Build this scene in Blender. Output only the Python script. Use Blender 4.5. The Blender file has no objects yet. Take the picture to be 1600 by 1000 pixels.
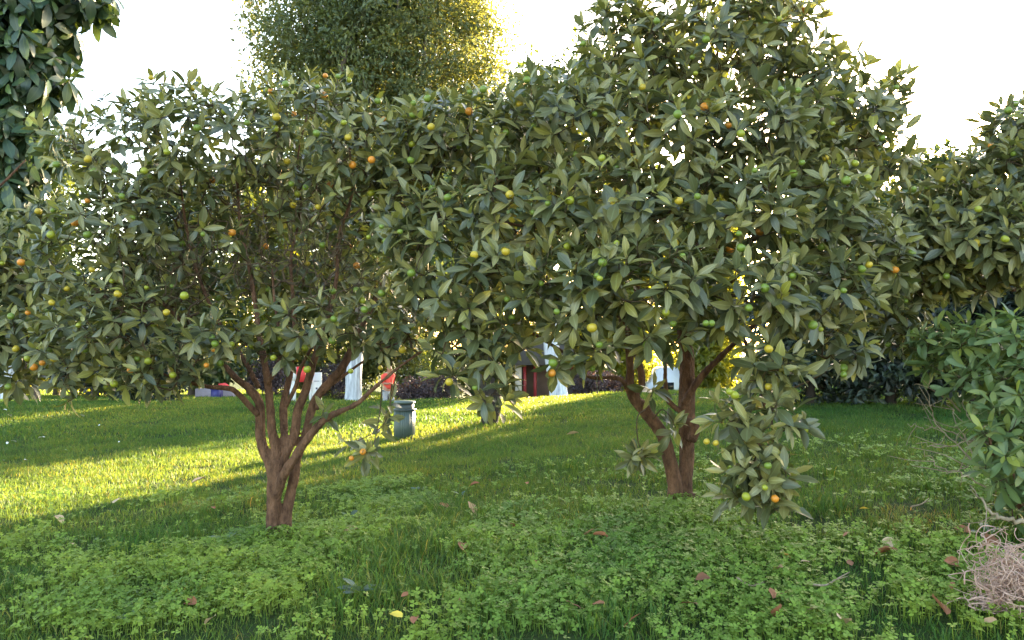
import bpy, bmesh, math, random
import numpy as np
from mathutils import Vector, Matrix, noise as mnoise

rng = np.random.default_rng(11)
random.seed(5)
scene = bpy.context.scene
R = math.radians

# ------------------------------------------------------------------ camera, sky, sun, exposure
CAM_Z, F, YH = 1.35, 1256.0, 540.0            # eye height, focal length in photo pixels, horizon row
PITCH = math.atan((YH - 500.0) / F)
cam_data = bpy.data.cameras.new('camera')
cam_data.sensor_width = 36.0
cam_data.lens = 36.0 * F / 1600.0
cam_data.clip_start, cam_data.clip_end = 0.05, 2000.0
cam = bpy.data.objects.new('camera', cam_data)
scene.collection.objects.link(cam)
cam.location = (0, 0, CAM_Z)
cam.rotation_euler = (math.pi / 2 + PITCH, 0, 0)
scene.camera = cam

SUN_AZ, SUN_EL = R(28.4), R(10.6)             # azimuth to the right of the view, elevation
world = bpy.data.worlds.new('World')
scene.world = world
world.use_nodes = True
wn, wl = world.node_tree.nodes, world.node_tree.links
bg = wn['Background']
sky = wn.new('ShaderNodeTexSky')
sky.sky_type = 'NISHITA'
sky.sun_disc = False
sky.sun_elevation = SUN_EL
sky.sun_rotation = SUN_AZ
sky.air_density, sky.dust_density, sky.ozone_density = 1.0, 1.4, 0.2
wl.new(sky.outputs[0], bg.inputs[0])
bg.inputs[1].default_value = 0.09

sun_data = bpy.data.lights.new('sun', 'SUN')
sun_data.energy, sun_data.angle, sun_data.color = 5.0, R(0.55), (1.0, 0.80, 0.50)
sun = bpy.data.objects.new('sun', sun_data)
scene.collection.objects.link(sun)
to_sun = Vector((math.sin(SUN_AZ) * math.cos(SUN_EL), math.cos(SUN_AZ) * math.cos(SUN_EL), math.sin(SUN_EL)))
sun.rotation_euler = to_sun.to_track_quat('Z', 'Y').to_euler()
sun.location = to_sun * 60

scene.view_settings.view_transform = 'Standard'
scene.view_settings.look = 'None'
scene.view_settings.exposure = 3.8
scene.view_settings.gamma = 1.0
scene.render.engine = 'CYCLES'
scene.cycles.max_bounces = 8
scene.cycles.diffuse_bounces = 4
scene.cycles.transmission_bounces = 5
scene.cycles.use_denoising = True

# ------------------------------------------------------------------ helpers
col = scene.collection


def tag(o, label=None, cat=None, group=None, kind=None):
    if label: o['label'] = label
    if cat: o['category'] = cat
    if group: o['group'] = group
    if kind: o['kind'] = kind
    return o


def empty(name, loc, rz=0.0):
    o = bpy.data.objects.new(name, None)
    o.empty_display_size = 0.1
    o.location = loc
    o.rotation_euler = (0, 0, rz)
    col.objects.link(o)
    return o


def link(name, me, parent=None, loc=None):
    o = bpy.data.objects.new(name, me)
    col.objects.link(o)
    if parent is not None: o.parent = parent
    if loc is not None: o.location = loc
    return o


def np_mesh(name, V, faces, mat=None, smooth=False, attrs=None):
    """faces: list of (n,k) int arrays.  attrs: {name: (n,) or (n,3)} on points."""
    me = bpy.data.meshes.new(name)
    V = np.asarray(V, np.float32)
    me.vertices.add(len(V))
    me.vertices.foreach_set('co', V.ravel())
    faces = [np.asarray(f, np.int32) for f in faces if len(f)]
    idx = np.concatenate([f.ravel() for f in faces])
    tot = np.concatenate([np.full(len(f), f.shape[1], np.int32) for f in faces])
    start = np.concatenate([[0], np.cumsum(tot)[:-1]]).astype(np.int32)
    me.loops.add(len(idx))
    me.loops.foreach_set('vertex_index', idx)
    me.polygons.add(len(tot))
    me.polygons.foreach_set('loop_start', start)
    if smooth: me.polygons.foreach_set('use_smooth', np.ones(len(tot), bool))
    for k, a in (attrs or {}).items():
        a = np.asarray(a, np.float32)
        if a.ndim == 1:
            at = me.attributes.new(k, 'FLOAT', 'POINT')
            at.data.foreach_set('value', a)
        else:
            at = me.attributes.new(k, 'FLOAT_COLOR', 'POINT')
            at.data.foreach_set('color', np.concatenate([a, np.ones((len(a), 1), np.float32)], 1).ravel())
    me.update(calc_edges=True)
    if mat: me.materials.append(mat)
    return me


def unproject(px, py, d):
    """photo pixel + distance ahead (world y) -> world point"""
    u, v = (px - 800.0) / F, (500.0 - py) / F
    y = math.cos(PITCH) - v * math.sin(PITCH)
    z = v * math.cos(PITCH) + math.sin(PITCH)
    return np.array([u * d / y, d, CAM_Z + z * d / y])


def project(P):
    P = np.asarray(P, float)
    z = P[..., 2] - CAM_Z
    y = P[..., 1]
    fw = y * math.cos(PITCH) + z * math.sin(PITCH)
    up = z * math.cos(PITCH) - y * math.sin(PITCH)
    return 800 + F * P[..., 0] / fw, 500 - F * up / fw, fw


def sstep(a, b, x):
    t = np.clip((x - a) / (b - a), 0, 1)
    return t * t * (3 - 2 * t)


def vnoise(x, y, s, seed=0):
    """cheap smooth noise 0..1 from value lattice"""
    r = np.random.default_rng(seed)
    T = r.random((64, 64))
    gx, gy = np.asarray(x) / s + 500.0, np.asarray(y) / s + 500.0
    ix, iy = np.floor(gx).astype(int), np.floor(gy).astype(int)
    fx, fy = gx - ix, gy - iy
    fx, fy = fx * fx * (3 - 2 * fx), fy * fy * (3 - 2 * fy)
    a, b = T[ix % 64, iy % 64], T[(ix + 1) % 64, iy % 64]
    c, d = T[ix % 64, (iy + 1) % 64], T[(ix + 1) % 64, (iy + 1) % 64]
    return (a * (1 - fx) + b * fx) * (1 - fy) + (c * (1 - fx) + d * fx) * fy


def H(x, y):
    """height of the lawn: gentle mound that falls away behind its crest about 14 m off"""
    x, y = np.asarray(x, float), np.asarray(y, float)
    D = 0.97 - 0.36 * np.tanh(np.maximum(x, 0) / 4.0) * (1 - 0.35 * sstep(8, 14, y))
    D = D + 0.16 * np.tanh(np.maximum(-x, 0) / 1.6) * (1 - 0.7 * sstep(8, 14, y))
    D = D + 0.07 * np.maximum(0, 4 - y)
    s = 0.16 - 0.085 * sstep(3.5, 9, -x)
    D = D + 2.6 * (1 - np.exp(-s * np.maximum(0, y - 14.5) / 2.6))
    n = (vnoise(x, y, 1.3, 3) - 0.5) * 0.05 + (vnoise(x, y, 0.45, 4) - 0.5) * 0.02
    return CAM_Z - D + n


def ground_hit(px, py):
    a, b = 1.0, 60.0
    for d in np.linspace(1.0, 60.0, 1200):
        p = unproject(px, py, d)
        if p[2] <= H(p[0], p[1]):
            return np.array([p[0], p[1], float(H(p[0], p[1]))])
    return unproject(px, py, 60)


def on_ground(px, d):
    x = (px - 800) / F * d
    return np.array([x, d, float(H(x, d))])


def smooth_path(P, n):
    """Catmull-Rom through rows of P (any columns), n samples per span"""
    P = np.asarray(P, float)
    if len(P) < 3:
        t = np.linspace(0, 1, n + 1)[:, None]
        return P[0] * (1 - t) + P[-1] * t
    Q = np.vstack([2 * P[0] - P[1], P, 2 * P[-1] - P[-2]])
    out = []
    for i in range(1, len(Q) - 2):
        p0, p1, p2, p3 = Q[i - 1], Q[i], Q[i + 1], Q[i + 2]
        for t in np.linspace(0, 1, n, endpoint=False):
            out.append(0.5 * ((2 * p1) + (-p0 + p2) * t + (2 * p0 - 5 * p1 + 4 * p2 - p3) * t * t + (-p0 + 3 * p1 - 3 * p2 + p3) * t ** 3))
    out.append(Q[-2])
    return np.array(out)


class MB:
    """collects pieces into one mesh"""

    def __init__(s): s.V, s.F, s.n, s.A = [], {}, 0, []

    def add(s, V, faces, tint=None):
        V = np.asarray(V, float)
        s.V.append(V)
        for f in faces:
            f = np.asarray(f, int)
            if len(f): s.F.setdefault(f.shape[1], []).append(f + s.n)
        s.n += len(V)
        return s

    def tube(s, P, r, sides=8, cap=True, bumps=0.0, seed=0):
        P = np.asarray(P, float)
        r = np.broadcast_to(np.asarray(r, float), (len(P),))
        T = np.gradient(P, axis=0)
        T /= np.linalg.norm(T, axis=1, keepdims=True) + 1e-9
        ref = np.array([0.31, 0.17, 0.93]) if abs(T[0, 2]) < 0.9 else np.array([1.0, 0.2, 0.1])
        X = np.cross(T, ref)
        X /= np.linalg.norm(X, axis=1, keepdims=True) + 1e-9
        Y = np.cross(T, X)
        a = np.linspace(0, 2 * math.pi, sides, endpoint=False)
        rr = r[:, None] * np.ones(sides)
        if bumps:
            g = np.random.default_rng(seed)
            rr = rr * (1 + bumps * (g.random(rr.shape) - 0.5) + bumps * np.sin(a * 2 + g.random() * 6)[None] * 0.6)
        V = P[:, None] + rr[..., None] * (np.cos(a)[None, :, None] * X[:, None] + np.sin(a)[None, :, None] * Y[:, None])
        V = V.reshape(-1, 3)
        n = len(P)
        i, j = np.meshgrid(np.arange(n - 1), np.arange(sides), indexing='ij')
        i, j = i.ravel(), j.ravel()
        k = (j + 1) % sides
        q = np.stack([i * sides + j, i * sides + k, (i + 1) * sides + k, (i + 1) * sides + j], 1)
        fs = [q]
        if cap:
            V = np.vstack([V, P[:1], P[-1:]])
            jj = np.arange(sides)
            kk = (jj + 1) % sides
            fs.append(np.stack([kk, jj, np.full(sides, n * sides)], 1))
            fs.append(np.stack([(n - 1) * sides + jj, (n - 1) * sides + kk, np.full(sides, n * sides + 1)], 1))
        return s.add(V, fs)

    def box(s, lo, hi, bevel=0.0):
        lo, hi = np.asarray(lo, float), np.asarray(hi, float)
        V = np.array([[(lo, hi)[(i >> k) & 1][k] for k in range(3)] for i in range(8)])
        return s.add(V, [[[0, 2, 3, 1], [4, 5, 7, 6], [0, 1, 5, 4], [2, 6, 7, 3], [0, 4, 6, 2], [1, 3, 7, 5]]])

    def lathe(s, prof, n=32, flute=0, depth=0.0, c=(0, 0, 0)):
        prof = np.asarray(prof, float)
        a = np.linspace(0, 2 * math.pi, n, endpoint=False)
        k = 1.0 if not flute else 1 + depth * np.sign(np.sin(a * flute))
        V = np.stack([prof[:, :1] * np.cos(a) * k, prof[:, :1] * np.sin(a) * k, prof[:, 1:] * np.ones(n)], -1).reshape(-1, 3) + np.asarray(c)
        m = len(prof)
        i, j = np.meshgrid(np.arange(m - 1), np.arange(n), indexing='ij')
        i, j = i.ravel(), j.ravel()
        kx = (j + 1) % n
        return s.add(V, [np.stack([i * n + j, i * n + kx, (i + 1) * n + kx, (i + 1) * n + j], 1)])

    def mesh(s, name, mat, smooth=False, attrs=None):
        return np_mesh(name, np.vstack(s.V), [np.vstack(f) for f in s.F.values()], mat, smooth, attrs)

    def build(s, name, mat, parent=None, smooth=False, loc=None):
        """vertices are relative to the parent"""
        return link(name, s.mesh(name, mat, smooth), parent, loc)


# ------------------------------------------------------------------ materials
def new_mat(name):
    m = bpy.data.materials.new(name)
    m.use_nodes = True
    nt = m.node_tree
    return m, nt.nodes, nt.links, nt.nodes['Principled BSDF']


def plain(name, c, rough=0.6, spec=0.4, vary=0.12, scale=8.0, bump=0.0, bump_scale=40.0, metal=0.0):
    m, N, L, p = new_mat(name)
    tc = N.new('ShaderNodeTexCoord')
    nz = N.new('ShaderNodeTexNoise')
    nz.inputs['Scale'].default_value = scale
    nz.inputs['Detail'].default_value = 6
    L.new(tc.outputs['Object'], nz.inputs['Vector'])
    mx = N.new('ShaderNodeMix')
    mx.data_type = 'RGBA'
    mx.inputs['A'].default_value = (*[v * (1 - vary) for v in c], 1)
    mx.inputs['B'].default_value = (*[min(1, v * (1 + vary)) for v in c], 1)
    L.new(nz.outputs['Fac'], mx.inputs['Factor'])
    L.new(mx.outputs['Result'], p.inputs['Base Color'])
    p.inputs['Roughness'].default_value = rough
    p.inputs['Specular IOR Level'].default_value = spec
    p.inputs['Metallic'].default_value = metal
    if bump:
        n2 = N.new('ShaderNodeTexNoise')
        n2.inputs['Scale'].default_value = bump_scale
        n2.inputs['Detail'].default_value = 8
        L.new(tc.outputs['Object'], n2.inputs['Vector'])
        b = N.new('ShaderNodeBump')
        b.inputs['Strength'].default_value = bump
        b.inputs['Distance'].default_value = 0.02
        L.new(n2.outputs['Fac'], b.inputs['Height'])
        L.new(b.outputs['Normal'], p.inputs['Normal'])
    return m


def foliage(name, c, under=None, trans=0.25, tcol=None, rough=0.42, spec=0.5, rib=None, inst=False):
    """leaf: own colour per leaf from the 'tint' attribute, pale midrib, paler underside, light passing through"""
    m, N, L, p = new_mat(name)
    at = N.new('ShaderNodeAttribute')
    at.attribute_name = 'tint'
    tint = at.outputs['Color']
    if inst:
        a2 = N.new('ShaderNodeAttribute')
        a2.attribute_type = 'INSTANCER'
        a2.attribute_name = 'patch_tint'
        mi = N.new('ShaderNodeMix')
        mi.data_type = 'RGBA'
        mi.blend_type = 'MULTIPLY'
        mi.inputs['Factor'].default_value = 1
        L.new(tint, mi.inputs['A'])
        L.new(a2.outputs['Color'], mi.inputs['B'])
        tint = mi.outputs['Result']
    gm = N.new('ShaderNodeNewGeometry')
    side = N.new('ShaderNodeMix')
    side.data_type = 'RGBA'
    side.inputs['A'].default_value = (*c, 1)
    side.inputs['B'].default_value = (*(under or [v * 1.5 for v in c]), 1)
    L.new(gm.outputs['Backfacing'], side.inputs['Factor'])
    src = side.outputs['Result']
    if rib:
        lu = N.new('ShaderNodeAttribute')
        lu.attribute_name = 'leafu'
        cr = N.new('ShaderNodeMapRange')
        cr.inputs['From Min'].default_value = 0.02
        cr.inputs['From Max'].default_value = 0.16
        cr.inputs['To Min'].default_value = 0.75
        cr.inputs['To Max'].default_value = 0.0
        L.new(lu.outputs['Fac'], cr.inputs['Value'])
        ed = N.new('ShaderNodeMapRange')
        ed.inputs['From Min'].default_value = 0.86
        ed.inputs['From Max'].default_value = 1.0
        ed.inputs['To Max'].default_value = 0.45
        L.new(lu.outputs['Fac'], ed.inputs['Value'])
        ad = N.new('ShaderNodeMath')
        L.new(cr.outputs['Result'], ad.inputs[0])
        L.new(ed.outputs['Result'], ad.inputs[1])
        rm = N.new('ShaderNodeMix')
        rm.data_type = 'RGBA'
        rm.inputs['B'].default_value = (*rib, 1)
        L.new(ad.outputs[0], rm.inputs['Factor'])
        L.new(src, rm.inputs['A'])
        src = rm.outputs['Result']
    mu = N.new('ShaderNodeMix')
    mu.data_type = 'RGBA'
    mu.blend_type = 'MULTIPLY'
    mu.inputs['Factor'].default_value = 1
    L.new(src, mu.inputs['A'])
    L.new(tint, mu.inputs['B'])
    L.new(mu.outputs['Result'], p.inputs['Base Color'])
    p.inputs['Roughness'].default_value = rough
    p.inputs['Specular IOR Level'].default_value = spec
    t = N.new('ShaderNodeBsdfTranslucent')
    mt = N.new('ShaderNodeMix')
    mt.data_type = 'RGBA'
    mt.blend_type = 'MULTIPLY'
    mt.inputs['Factor'].default_value = 1
    mt.inputs['A'].default_value = (*(tcol or (c[0] * 2.6, c[1] * 2.6, c[2] * 0.8)), 1)
    L.new(tint, mt.inputs['B'])
    L.new(mt.outputs['Result'], t.inputs['Color'])
    ms = N.new('ShaderNodeMixShader')
    ms.inputs[0].default_value = trans
    L.new(p.outputs[0], ms.inputs[1])
    L.new(t.outputs[0], ms.inputs[2])
    L.new(ms.outputs[0], N['Material Output'].inputs[0])
    return m


def bark_mat(name, c1, c2, scale=14.0, bump=0.5, stretch=0.3):
    m, N, L, p = new_mat(name)
    tc = N.new('ShaderNodeTexCoord')
    mp = N.new('ShaderNodeMapping')
    mp.inputs['Scale'].default_value = (1, 1, stretch)
    L.new(tc.outputs['Object'], mp.inputs['Vector'])
    nz = N.new('ShaderNodeTexNoise')
    nz.inputs['Scale'].default_value = scale
    nz.inputs['Detail'].default_value = 8
    nz.inputs['Roughness'].default_value = 0.65
    L.new(mp.outputs[0], nz.inputs['Vector'])
    cr = N.new('ShaderNodeValToRGB')
    cr.color_ramp.elements[0].position = 0.32
    cr.color_ramp.elements[0].color = (*c1, 1)
    cr.color_ramp.elements[1].position = 0.68
    cr.color_ramp.elements[1].color = (*c2, 1)
    L.new(nz.outputs['Fac'], cr.inputs[0])
    L.new(cr.outputs[0], p.inputs['Base Color'])
    n2 = N.new('ShaderNodeTexNoise')
    n2.inputs['Scale'].default_value = scale * 5
    n2.inputs['Detail'].default_value = 6
    L.new(mp.outputs[0], n2.inputs['Vector'])
    b = N.new('ShaderNodeBump')
    b.inputs['Strength'].default_value = bump
    b.inputs['Distance'].default_value = 0.016
    L.new(n2.outputs['Fac'], b.inputs['Height'])
    L.new(b.outputs[0], p.inputs['Normal'])
    p.inputs['Roughness'].default_value = 0.85
    p.inputs['Specular IOR Level'].default_value = 0.2
    return m


M = {}
M['citrus'] = foliage('citrus_leaf', (0.126, 0.124, 0.050), under=(0.17, 0.17, 0.10), trans=0.18,
                      tcol=(0.26, 0.28, 0.04), rough=0.36, spec=0.55, rib=(0.22, 0.235, 0.115))
M['azalea'] = foliage('azalea_leaf', (0.130, 0.168, 0.056), under=(0.14, 0.19, 0.09), trans=0.22,
                      tcol=(0.22, 0.32, 0.05), rough=0.42, rib=(0.13, 0.2, 0.08))
M['dark_leaf'] = foliage('dark_glossy_leaf', (0.034, 0.062, 0.032), under=(0.07, 0.10, 0.055), trans=0.15,
                         tcol=(0.14, 0.20, 0.03), rough=0.36, rib=(0.08, 0.11, 0.05))
M['camphor'] = foliage('camphor_leaf', (0.088, 0.112, 0.056), trans=0.28, tcol=(0.30, 0.30, 0.05), rough=0.5)
M['backlit'] = foliage('pale_green_leaf', (0.10, 0.13, 0.028), trans=0.45, tcol=(0.42, 0.40, 0.03), rough=0.5)
M['hedge'] = foliage('hedge_leaf', (0.040, 0.064, 0.030), trans=0.18, tcol=(0.16, 0.20, 0.03), rough=0.45)
M['purple_hedge'] = foliage('purple_hedge_leaf', (0.075, 0.055, 0.062), trans=0.15, tcol=(0.14, 0.08, 0.05), rough=0.6)
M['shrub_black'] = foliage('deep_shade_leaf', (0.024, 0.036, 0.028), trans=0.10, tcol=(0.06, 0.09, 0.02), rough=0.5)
M['grass'] = foliage('grass_blade', (0.052, 0.118, 0.022), under=(0.056, 0.124, 0.025), trans=0.34,
                     tcol=(0.23, 0.31, 0.03), rough=0.55, spec=0.25, inst=True)
M['clover'] = foliage('clover_leaf', (0.170, 0.250, 0.036), under=(0.16, 0.23, 0.06), trans=0.30,
                      tcol=(0.26, 0.38, 0.04), rough=0.55, spec=0.3)
M['weed'] = foliage('weed_leaf', (0.06, 0.115, 0.05), trans=0.25, tcol=(0.2, 0.3, 0.05), rough=0.5, rib=(0.12, 0.17, 0.08))
M['bluish_weed'] = foliage('bluish_weed_leaf', (0.075, 0.115, 0.105), trans=0.15, rough=0.45, rib=(0.13, 0.18, 0.15))
M['dead_leaf'] = foliage('dead_leaf', (0.30, 0.150, 0.075), under=(0.34, 0.19, 0.11), trans=0.12, tcol=(0.4, 0.14, 0.05), rough=0.7, spec=0.2, rib=(0.36, 0.18, 0.1))
M['scrap'] = plain('white_petal', (0.75, 0.76, 0.72), 0.6)
M['bark'] = bark_mat('citrus_bark', (0.050, 0.025, 0.017), (0.215, 0.115, 0.072), 26, 1.0, 0.4)
M['twig'] = bark_mat('twig_bark', (0.050, 0.034, 0.022), (0.12, 0.085, 0.055), 30)
M['bark_grey'] = bark_mat('grey_bark', (0.07, 0.055, 0.045), (0.17, 0.135, 0.11), 8)
M['bark_dark'] = bark_mat('dark_bark', (0.02, 0.016, 0.014), (0.05, 0.04, 0.033), 8)
M['whitewash'] = bark_mat('whitewash', (0.22, 0.22, 0.27), (0.76, 0.78, 0.84), 9, 0.6, 0.12)
M['root'] = bark_mat('dry_root', (0.34, 0.20, 0.155), (0.60, 0.42, 0.35), 30)
M['dry_twig'] = bark_mat('dry_twig', (0.17, 0.13, 0.085), (0.34, 0.27, 0.19), 25)


def fruit_mat(name, c1, c2):
    m, N, L, p = new_mat(name)
    tc = N.new('ShaderNodeTexCoord')
    nz = N.new('ShaderNodeTexNoise')
    nz.inputs['Scale'].default_value = 45
    L.new(tc.outputs['Object'], nz.inputs['Vector'])
    mx = N.new('ShaderNodeMix')
    mx.data_type = 'RGBA'
    mx.inputs['A'].default_value = (*c1, 1)
    mx.inputs['B'].default_value = (*c2, 1)
    mr = N.new('ShaderNodeMapRange')
    mr.inputs['From Min'].default_value = 0.38
    mr.inputs['From Max'].default_value = 0.62
    L.new(nz.outputs['Fac'], mr.inputs['Value'])
    L.new(mr.outputs[0], mx.inputs['Factor'])
    L.new(mx.outputs['Result'], p.inputs['Base Color'])
    p.inputs['Roughness'].default_value = 0.38
    p.inputs['Subsurface Weight'].default_value = 0.0
    b = N.new('ShaderNodeBump')
    b.inputs['Strength'].default_value = 0.25
    b.inputs['Distance'].default_value = 0.002
    n2 = N.new('ShaderNodeTexNoise')
    n2.inputs['Scale'].default_value = 400
    L.new(tc.outputs['Object'], n2.inputs['Vector'])
    L.new(n2.outputs['Fac'], b.inputs['Height'])
    L.new(b.outputs[0], p.inputs['Normal'])
    return m


M['fruit_green'] = fruit_mat('fruit_green', (0.12, 0.19, 0.024), (0.17, 0.23, 0.028))
M['fruit_lime'] = fruit_mat('fruit_lime', (0.21, 0.27, 0.024), (0.33, 0.32, 0.024))
M['fruit_yellow'] = fruit_mat('fruit_yellow', (0.50, 0.32, 0.026), (0.36, 0.32, 0.024))
M['fruit_orange'] = fruit_mat('fruit_orange', (0.62, 0.19, 0.022), (0.58, 0.27, 0.024))


def ground_material():
    m, N, L, p = new_mat('lawn_soil')
    tc = N.new('ShaderNodeTexCoord')
    n1 = N.new('ShaderNodeTexNoise')
    n1.inputs['Scale'].default_value = 2.2
    n1.inputs['Detail'].default_value = 10
    n1.inputs['Roughness'].default_value = 0.7
    L.new(tc.outputs['Object'], n1.inputs['Vector'])
    cr = N.new('ShaderNodeValToRGB')
    e = cr.color_ramp.elements
    e[0].position, e[0].color = 0.30, (0.030, 0.058, 0.014, 1)
    e[1].position, e[1].color = 0.72, (0.062, 0.088, 0.026, 1)
    L.new(n1.outputs['Fac'], cr.inputs[0])
    n2 = N.new('ShaderNodeTexNoise')
    n2.inputs['Scale'].default_value = 60
    n2.inputs['Detail'].default_value = 6
    L.new(tc.outputs['Object'], n2.inputs['Vector'])
    mx = N.new('ShaderNodeMix')
    mx.data_type = 'RGBA'
    mx.blend_type = 'MULTIPLY'
    mx.inputs['Factor'].default_value = 0.6
    L.new(cr.outputs[0], mx.inputs['A'])
    L.new(n2.outputs['Color'], mx.inputs['B'])
    L.new(mx.outputs['Result'], p.inputs['Base Color'])
    b = N.new('ShaderNodeBump')
    b.inputs['Strength'].default_value = 0.8
    b.inputs['Distance'].default_value = 0.03
    L.new(n2.outputs['Fac'], b.inputs['Height'])
    L.new(b.outputs[0], p.inputs['Normal'])
    p.inputs['Roughness'].default_value = 0.95
    p.inputs['Specular IOR Level'].default_value = 0.1
    return m


# ------------------------------------------------------------------ ground
def make_ground():
    a = np.linspace(-1, 1, 221)
    xs = np.sign(a) * (np.abs(a) * 9 + np.abs(a) ** 5 * 290)
    b = np.linspace(0, 1, 240)
    ys = -6 + b * 30 + b ** 6 * 420
    X, Y = np.meshgrid(xs, ys, indexing='ij')
    V = np.stack([X, Y, H(X, Y)], -1).reshape(-1, 3)
    n = len(ys)
    i, j = np.meshgrid(np.arange(len(xs) - 1), np.arange(n - 1), indexing='ij')
    i, j = i.ravel(), j.ravel()
    f = np.stack([i * n + j, (i + 1) * n + j, (i + 1) * n + j + 1, i * n + j + 1], 1)
    return tag(link('ground', np_mesh('ground', V, [f], ground_material(), True)), kind='structure')


make_ground()

# ------------------------------------------------------------------ leaves
def leaf_template(W=0.36, fold=0.28, curl=0.25, wide_at=0.5, tip=1.0, wave=0.0, seed=0, rows=(0.10, 0.32, 0.6, 0.85)):
    """unit leaf: base at the origin, tip along +Y, upper side +Z.  returns V, quads, tris, leafu"""
    g = np.random.default_rng(seed)
    t = np.array(rows)
    k = math.log(0.5) / math.log(wide_at)
    w = 0.5 * W * np.sin(math.pi * t ** k) ** (0.85 * tip)
    zc = -curl * t ** 2
    wv = wave * (g.random((len(t), 2)) - 0.5)
    V, u = [[0, 0, 0]], [0.0]
    for i in range(len(t)):
        V += [[-w[i], t[i], zc[i] + fold * w[i] + wv[i, 0]], [0, t[i], zc[i]], [w[i], t[i], zc[i] + fold * w[i] + wv[i, 1]]]
        u += [1.0, 0.0, 1.0]
    V.append([0, 1, -curl])
    u.append(0.3)
    n = len(t)
    q, tr = [], [[0, 2, 1], [0, 3, 2]]
    for i in range(n - 1):
        a, b = 1 + 3 * i, 4 + 3 * i
        q += [[a, a + 1, b + 1, b], [a + 1, a + 2, b + 2, b + 1]]
    e, l = 1 + 3 * n, 1 + 3 * (n - 1)
    tr += [[l, l + 1, e], [l + 1, l + 2, e]]
    return np.array(V, float), np.array(q), np.array(tr), np.array(u)


CITRUS = [leaf_template(0.34 + 0.04 * (i % 3), 0.18 + 0.1 * (i % 4), 0.06 + 0.09 * (i % 5), 0.50 + 0.03 * (i % 3), 1.0, 0.02, i) for i in range(10)]
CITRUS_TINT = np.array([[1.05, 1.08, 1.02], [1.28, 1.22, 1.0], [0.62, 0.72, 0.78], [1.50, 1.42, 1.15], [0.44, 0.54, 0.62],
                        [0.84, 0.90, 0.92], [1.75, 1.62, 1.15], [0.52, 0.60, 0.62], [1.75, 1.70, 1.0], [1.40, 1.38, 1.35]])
AZALEA = [leaf_template(0.31 + 0.03 * (i % 3), 0.14 + 0.08 * (i % 3), 0.10 + 0.08 * (i % 4), 0.62, 0.8, 0.02, 40 + i) for i in range(8)]
AZALEA_TINT = np.array([[1, 1, 1], [1.15, 1.1, 1], [0.85, 0.95, 1], [1.3, 1.2, 0.9], [0.9, 1, 1.1], [0.6, 0.7, 0.75], [1.75, 1.5, 0.8], [0.7, 0.8, 0.8]])
BIGLEAF = [leaf_template(0.38 + 0.03 * (i % 3), 0.12, 0.15 + 0.1 * (i % 4), 0.55, 0.9, 0.02, 60 + i) for i in range(8)]
BIGLEAF_TINT = np.array([[1, 1, 1], [1.2, 1.15, 1.1], [0.8, 0.9, 1.0], [1.5, 1.4, 0.9], [0.9, 1, 1.1], [0.7, 0.8, 0.9], [1.9, 1.8, 0.9], [0.8, 0.9, 0.9]])


def frames(dirs, normals):
    Y = dirs / np.linalg.norm(dirs, axis=1, keepdims=True)
    X = np.cross(Y, normals)
    X /= np.linalg.norm(X, axis=1, keepdims=True) + 1e-9
    Z = np.cross(X, Y)
    return X, Y, Z


def joined_leaves(name, tmpl, tints, pos, dirs, nrm, size, var, mat, jitter=0.16):
    X, Y, Z = frames(dirs, nrm)
    Vs, Q, T, U, C, n = [], [], [], [], [], 0
    for v in range(len(tmpl)):
        m = np.where(var == v)[0]
        if not len(m): continue
        tv, tq, tt, tu = tmpl[v]
        s = size[m][:, None, None]
        V = pos[m][:, None] + s * (tv[None, :, :1] * X[m][:, None] + tv[None, :, 1:2] * Y[m][:, None] + tv[None, :, 2:] * Z[m][:, None])
        k = len(tv)
        off = n + np.arange(len(m))[:, None, None] * k
        Vs.append(V.reshape(-1, 3))
        Q.append((tq[None] + off).reshape(-1, 4))
        T.append((tt[None] + off).reshape(-1, 3))
        U.append(np.tile(tu, len(m)))
        c = tints[v][None] * (1 + jitter * (rng.random((len(m), 1)) - 0.5) * 2)
        C.append(np.repeat(c, k, 0))
        n += len(m) * k
    return np_mesh(name, np.vstack(Vs), [np.vstack(Q), np.vstack(T)], mat, True,
                   {'leafu': np.concatenate(U), 'tint': np.vstack(C)})


_variant_cache = {}


def leaf_variant(tmpl, tints, v, mat, key):
    if (key, v) not in _variant_cache:
        tv, tq, tt, tu = tmpl[v]
        _variant_cache[(key, v)] = np_mesh('leaf', tv, [tq, tt], mat, True, {'leafu': tu, 'tint': np.repeat(tints[v][None], len(tv), 0)})
    return _variant_cache[(key, v)]


def norm(v):
    return v / (np.linalg.norm(v, axis=-1, keepdims=True) + 1e-9)


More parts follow.
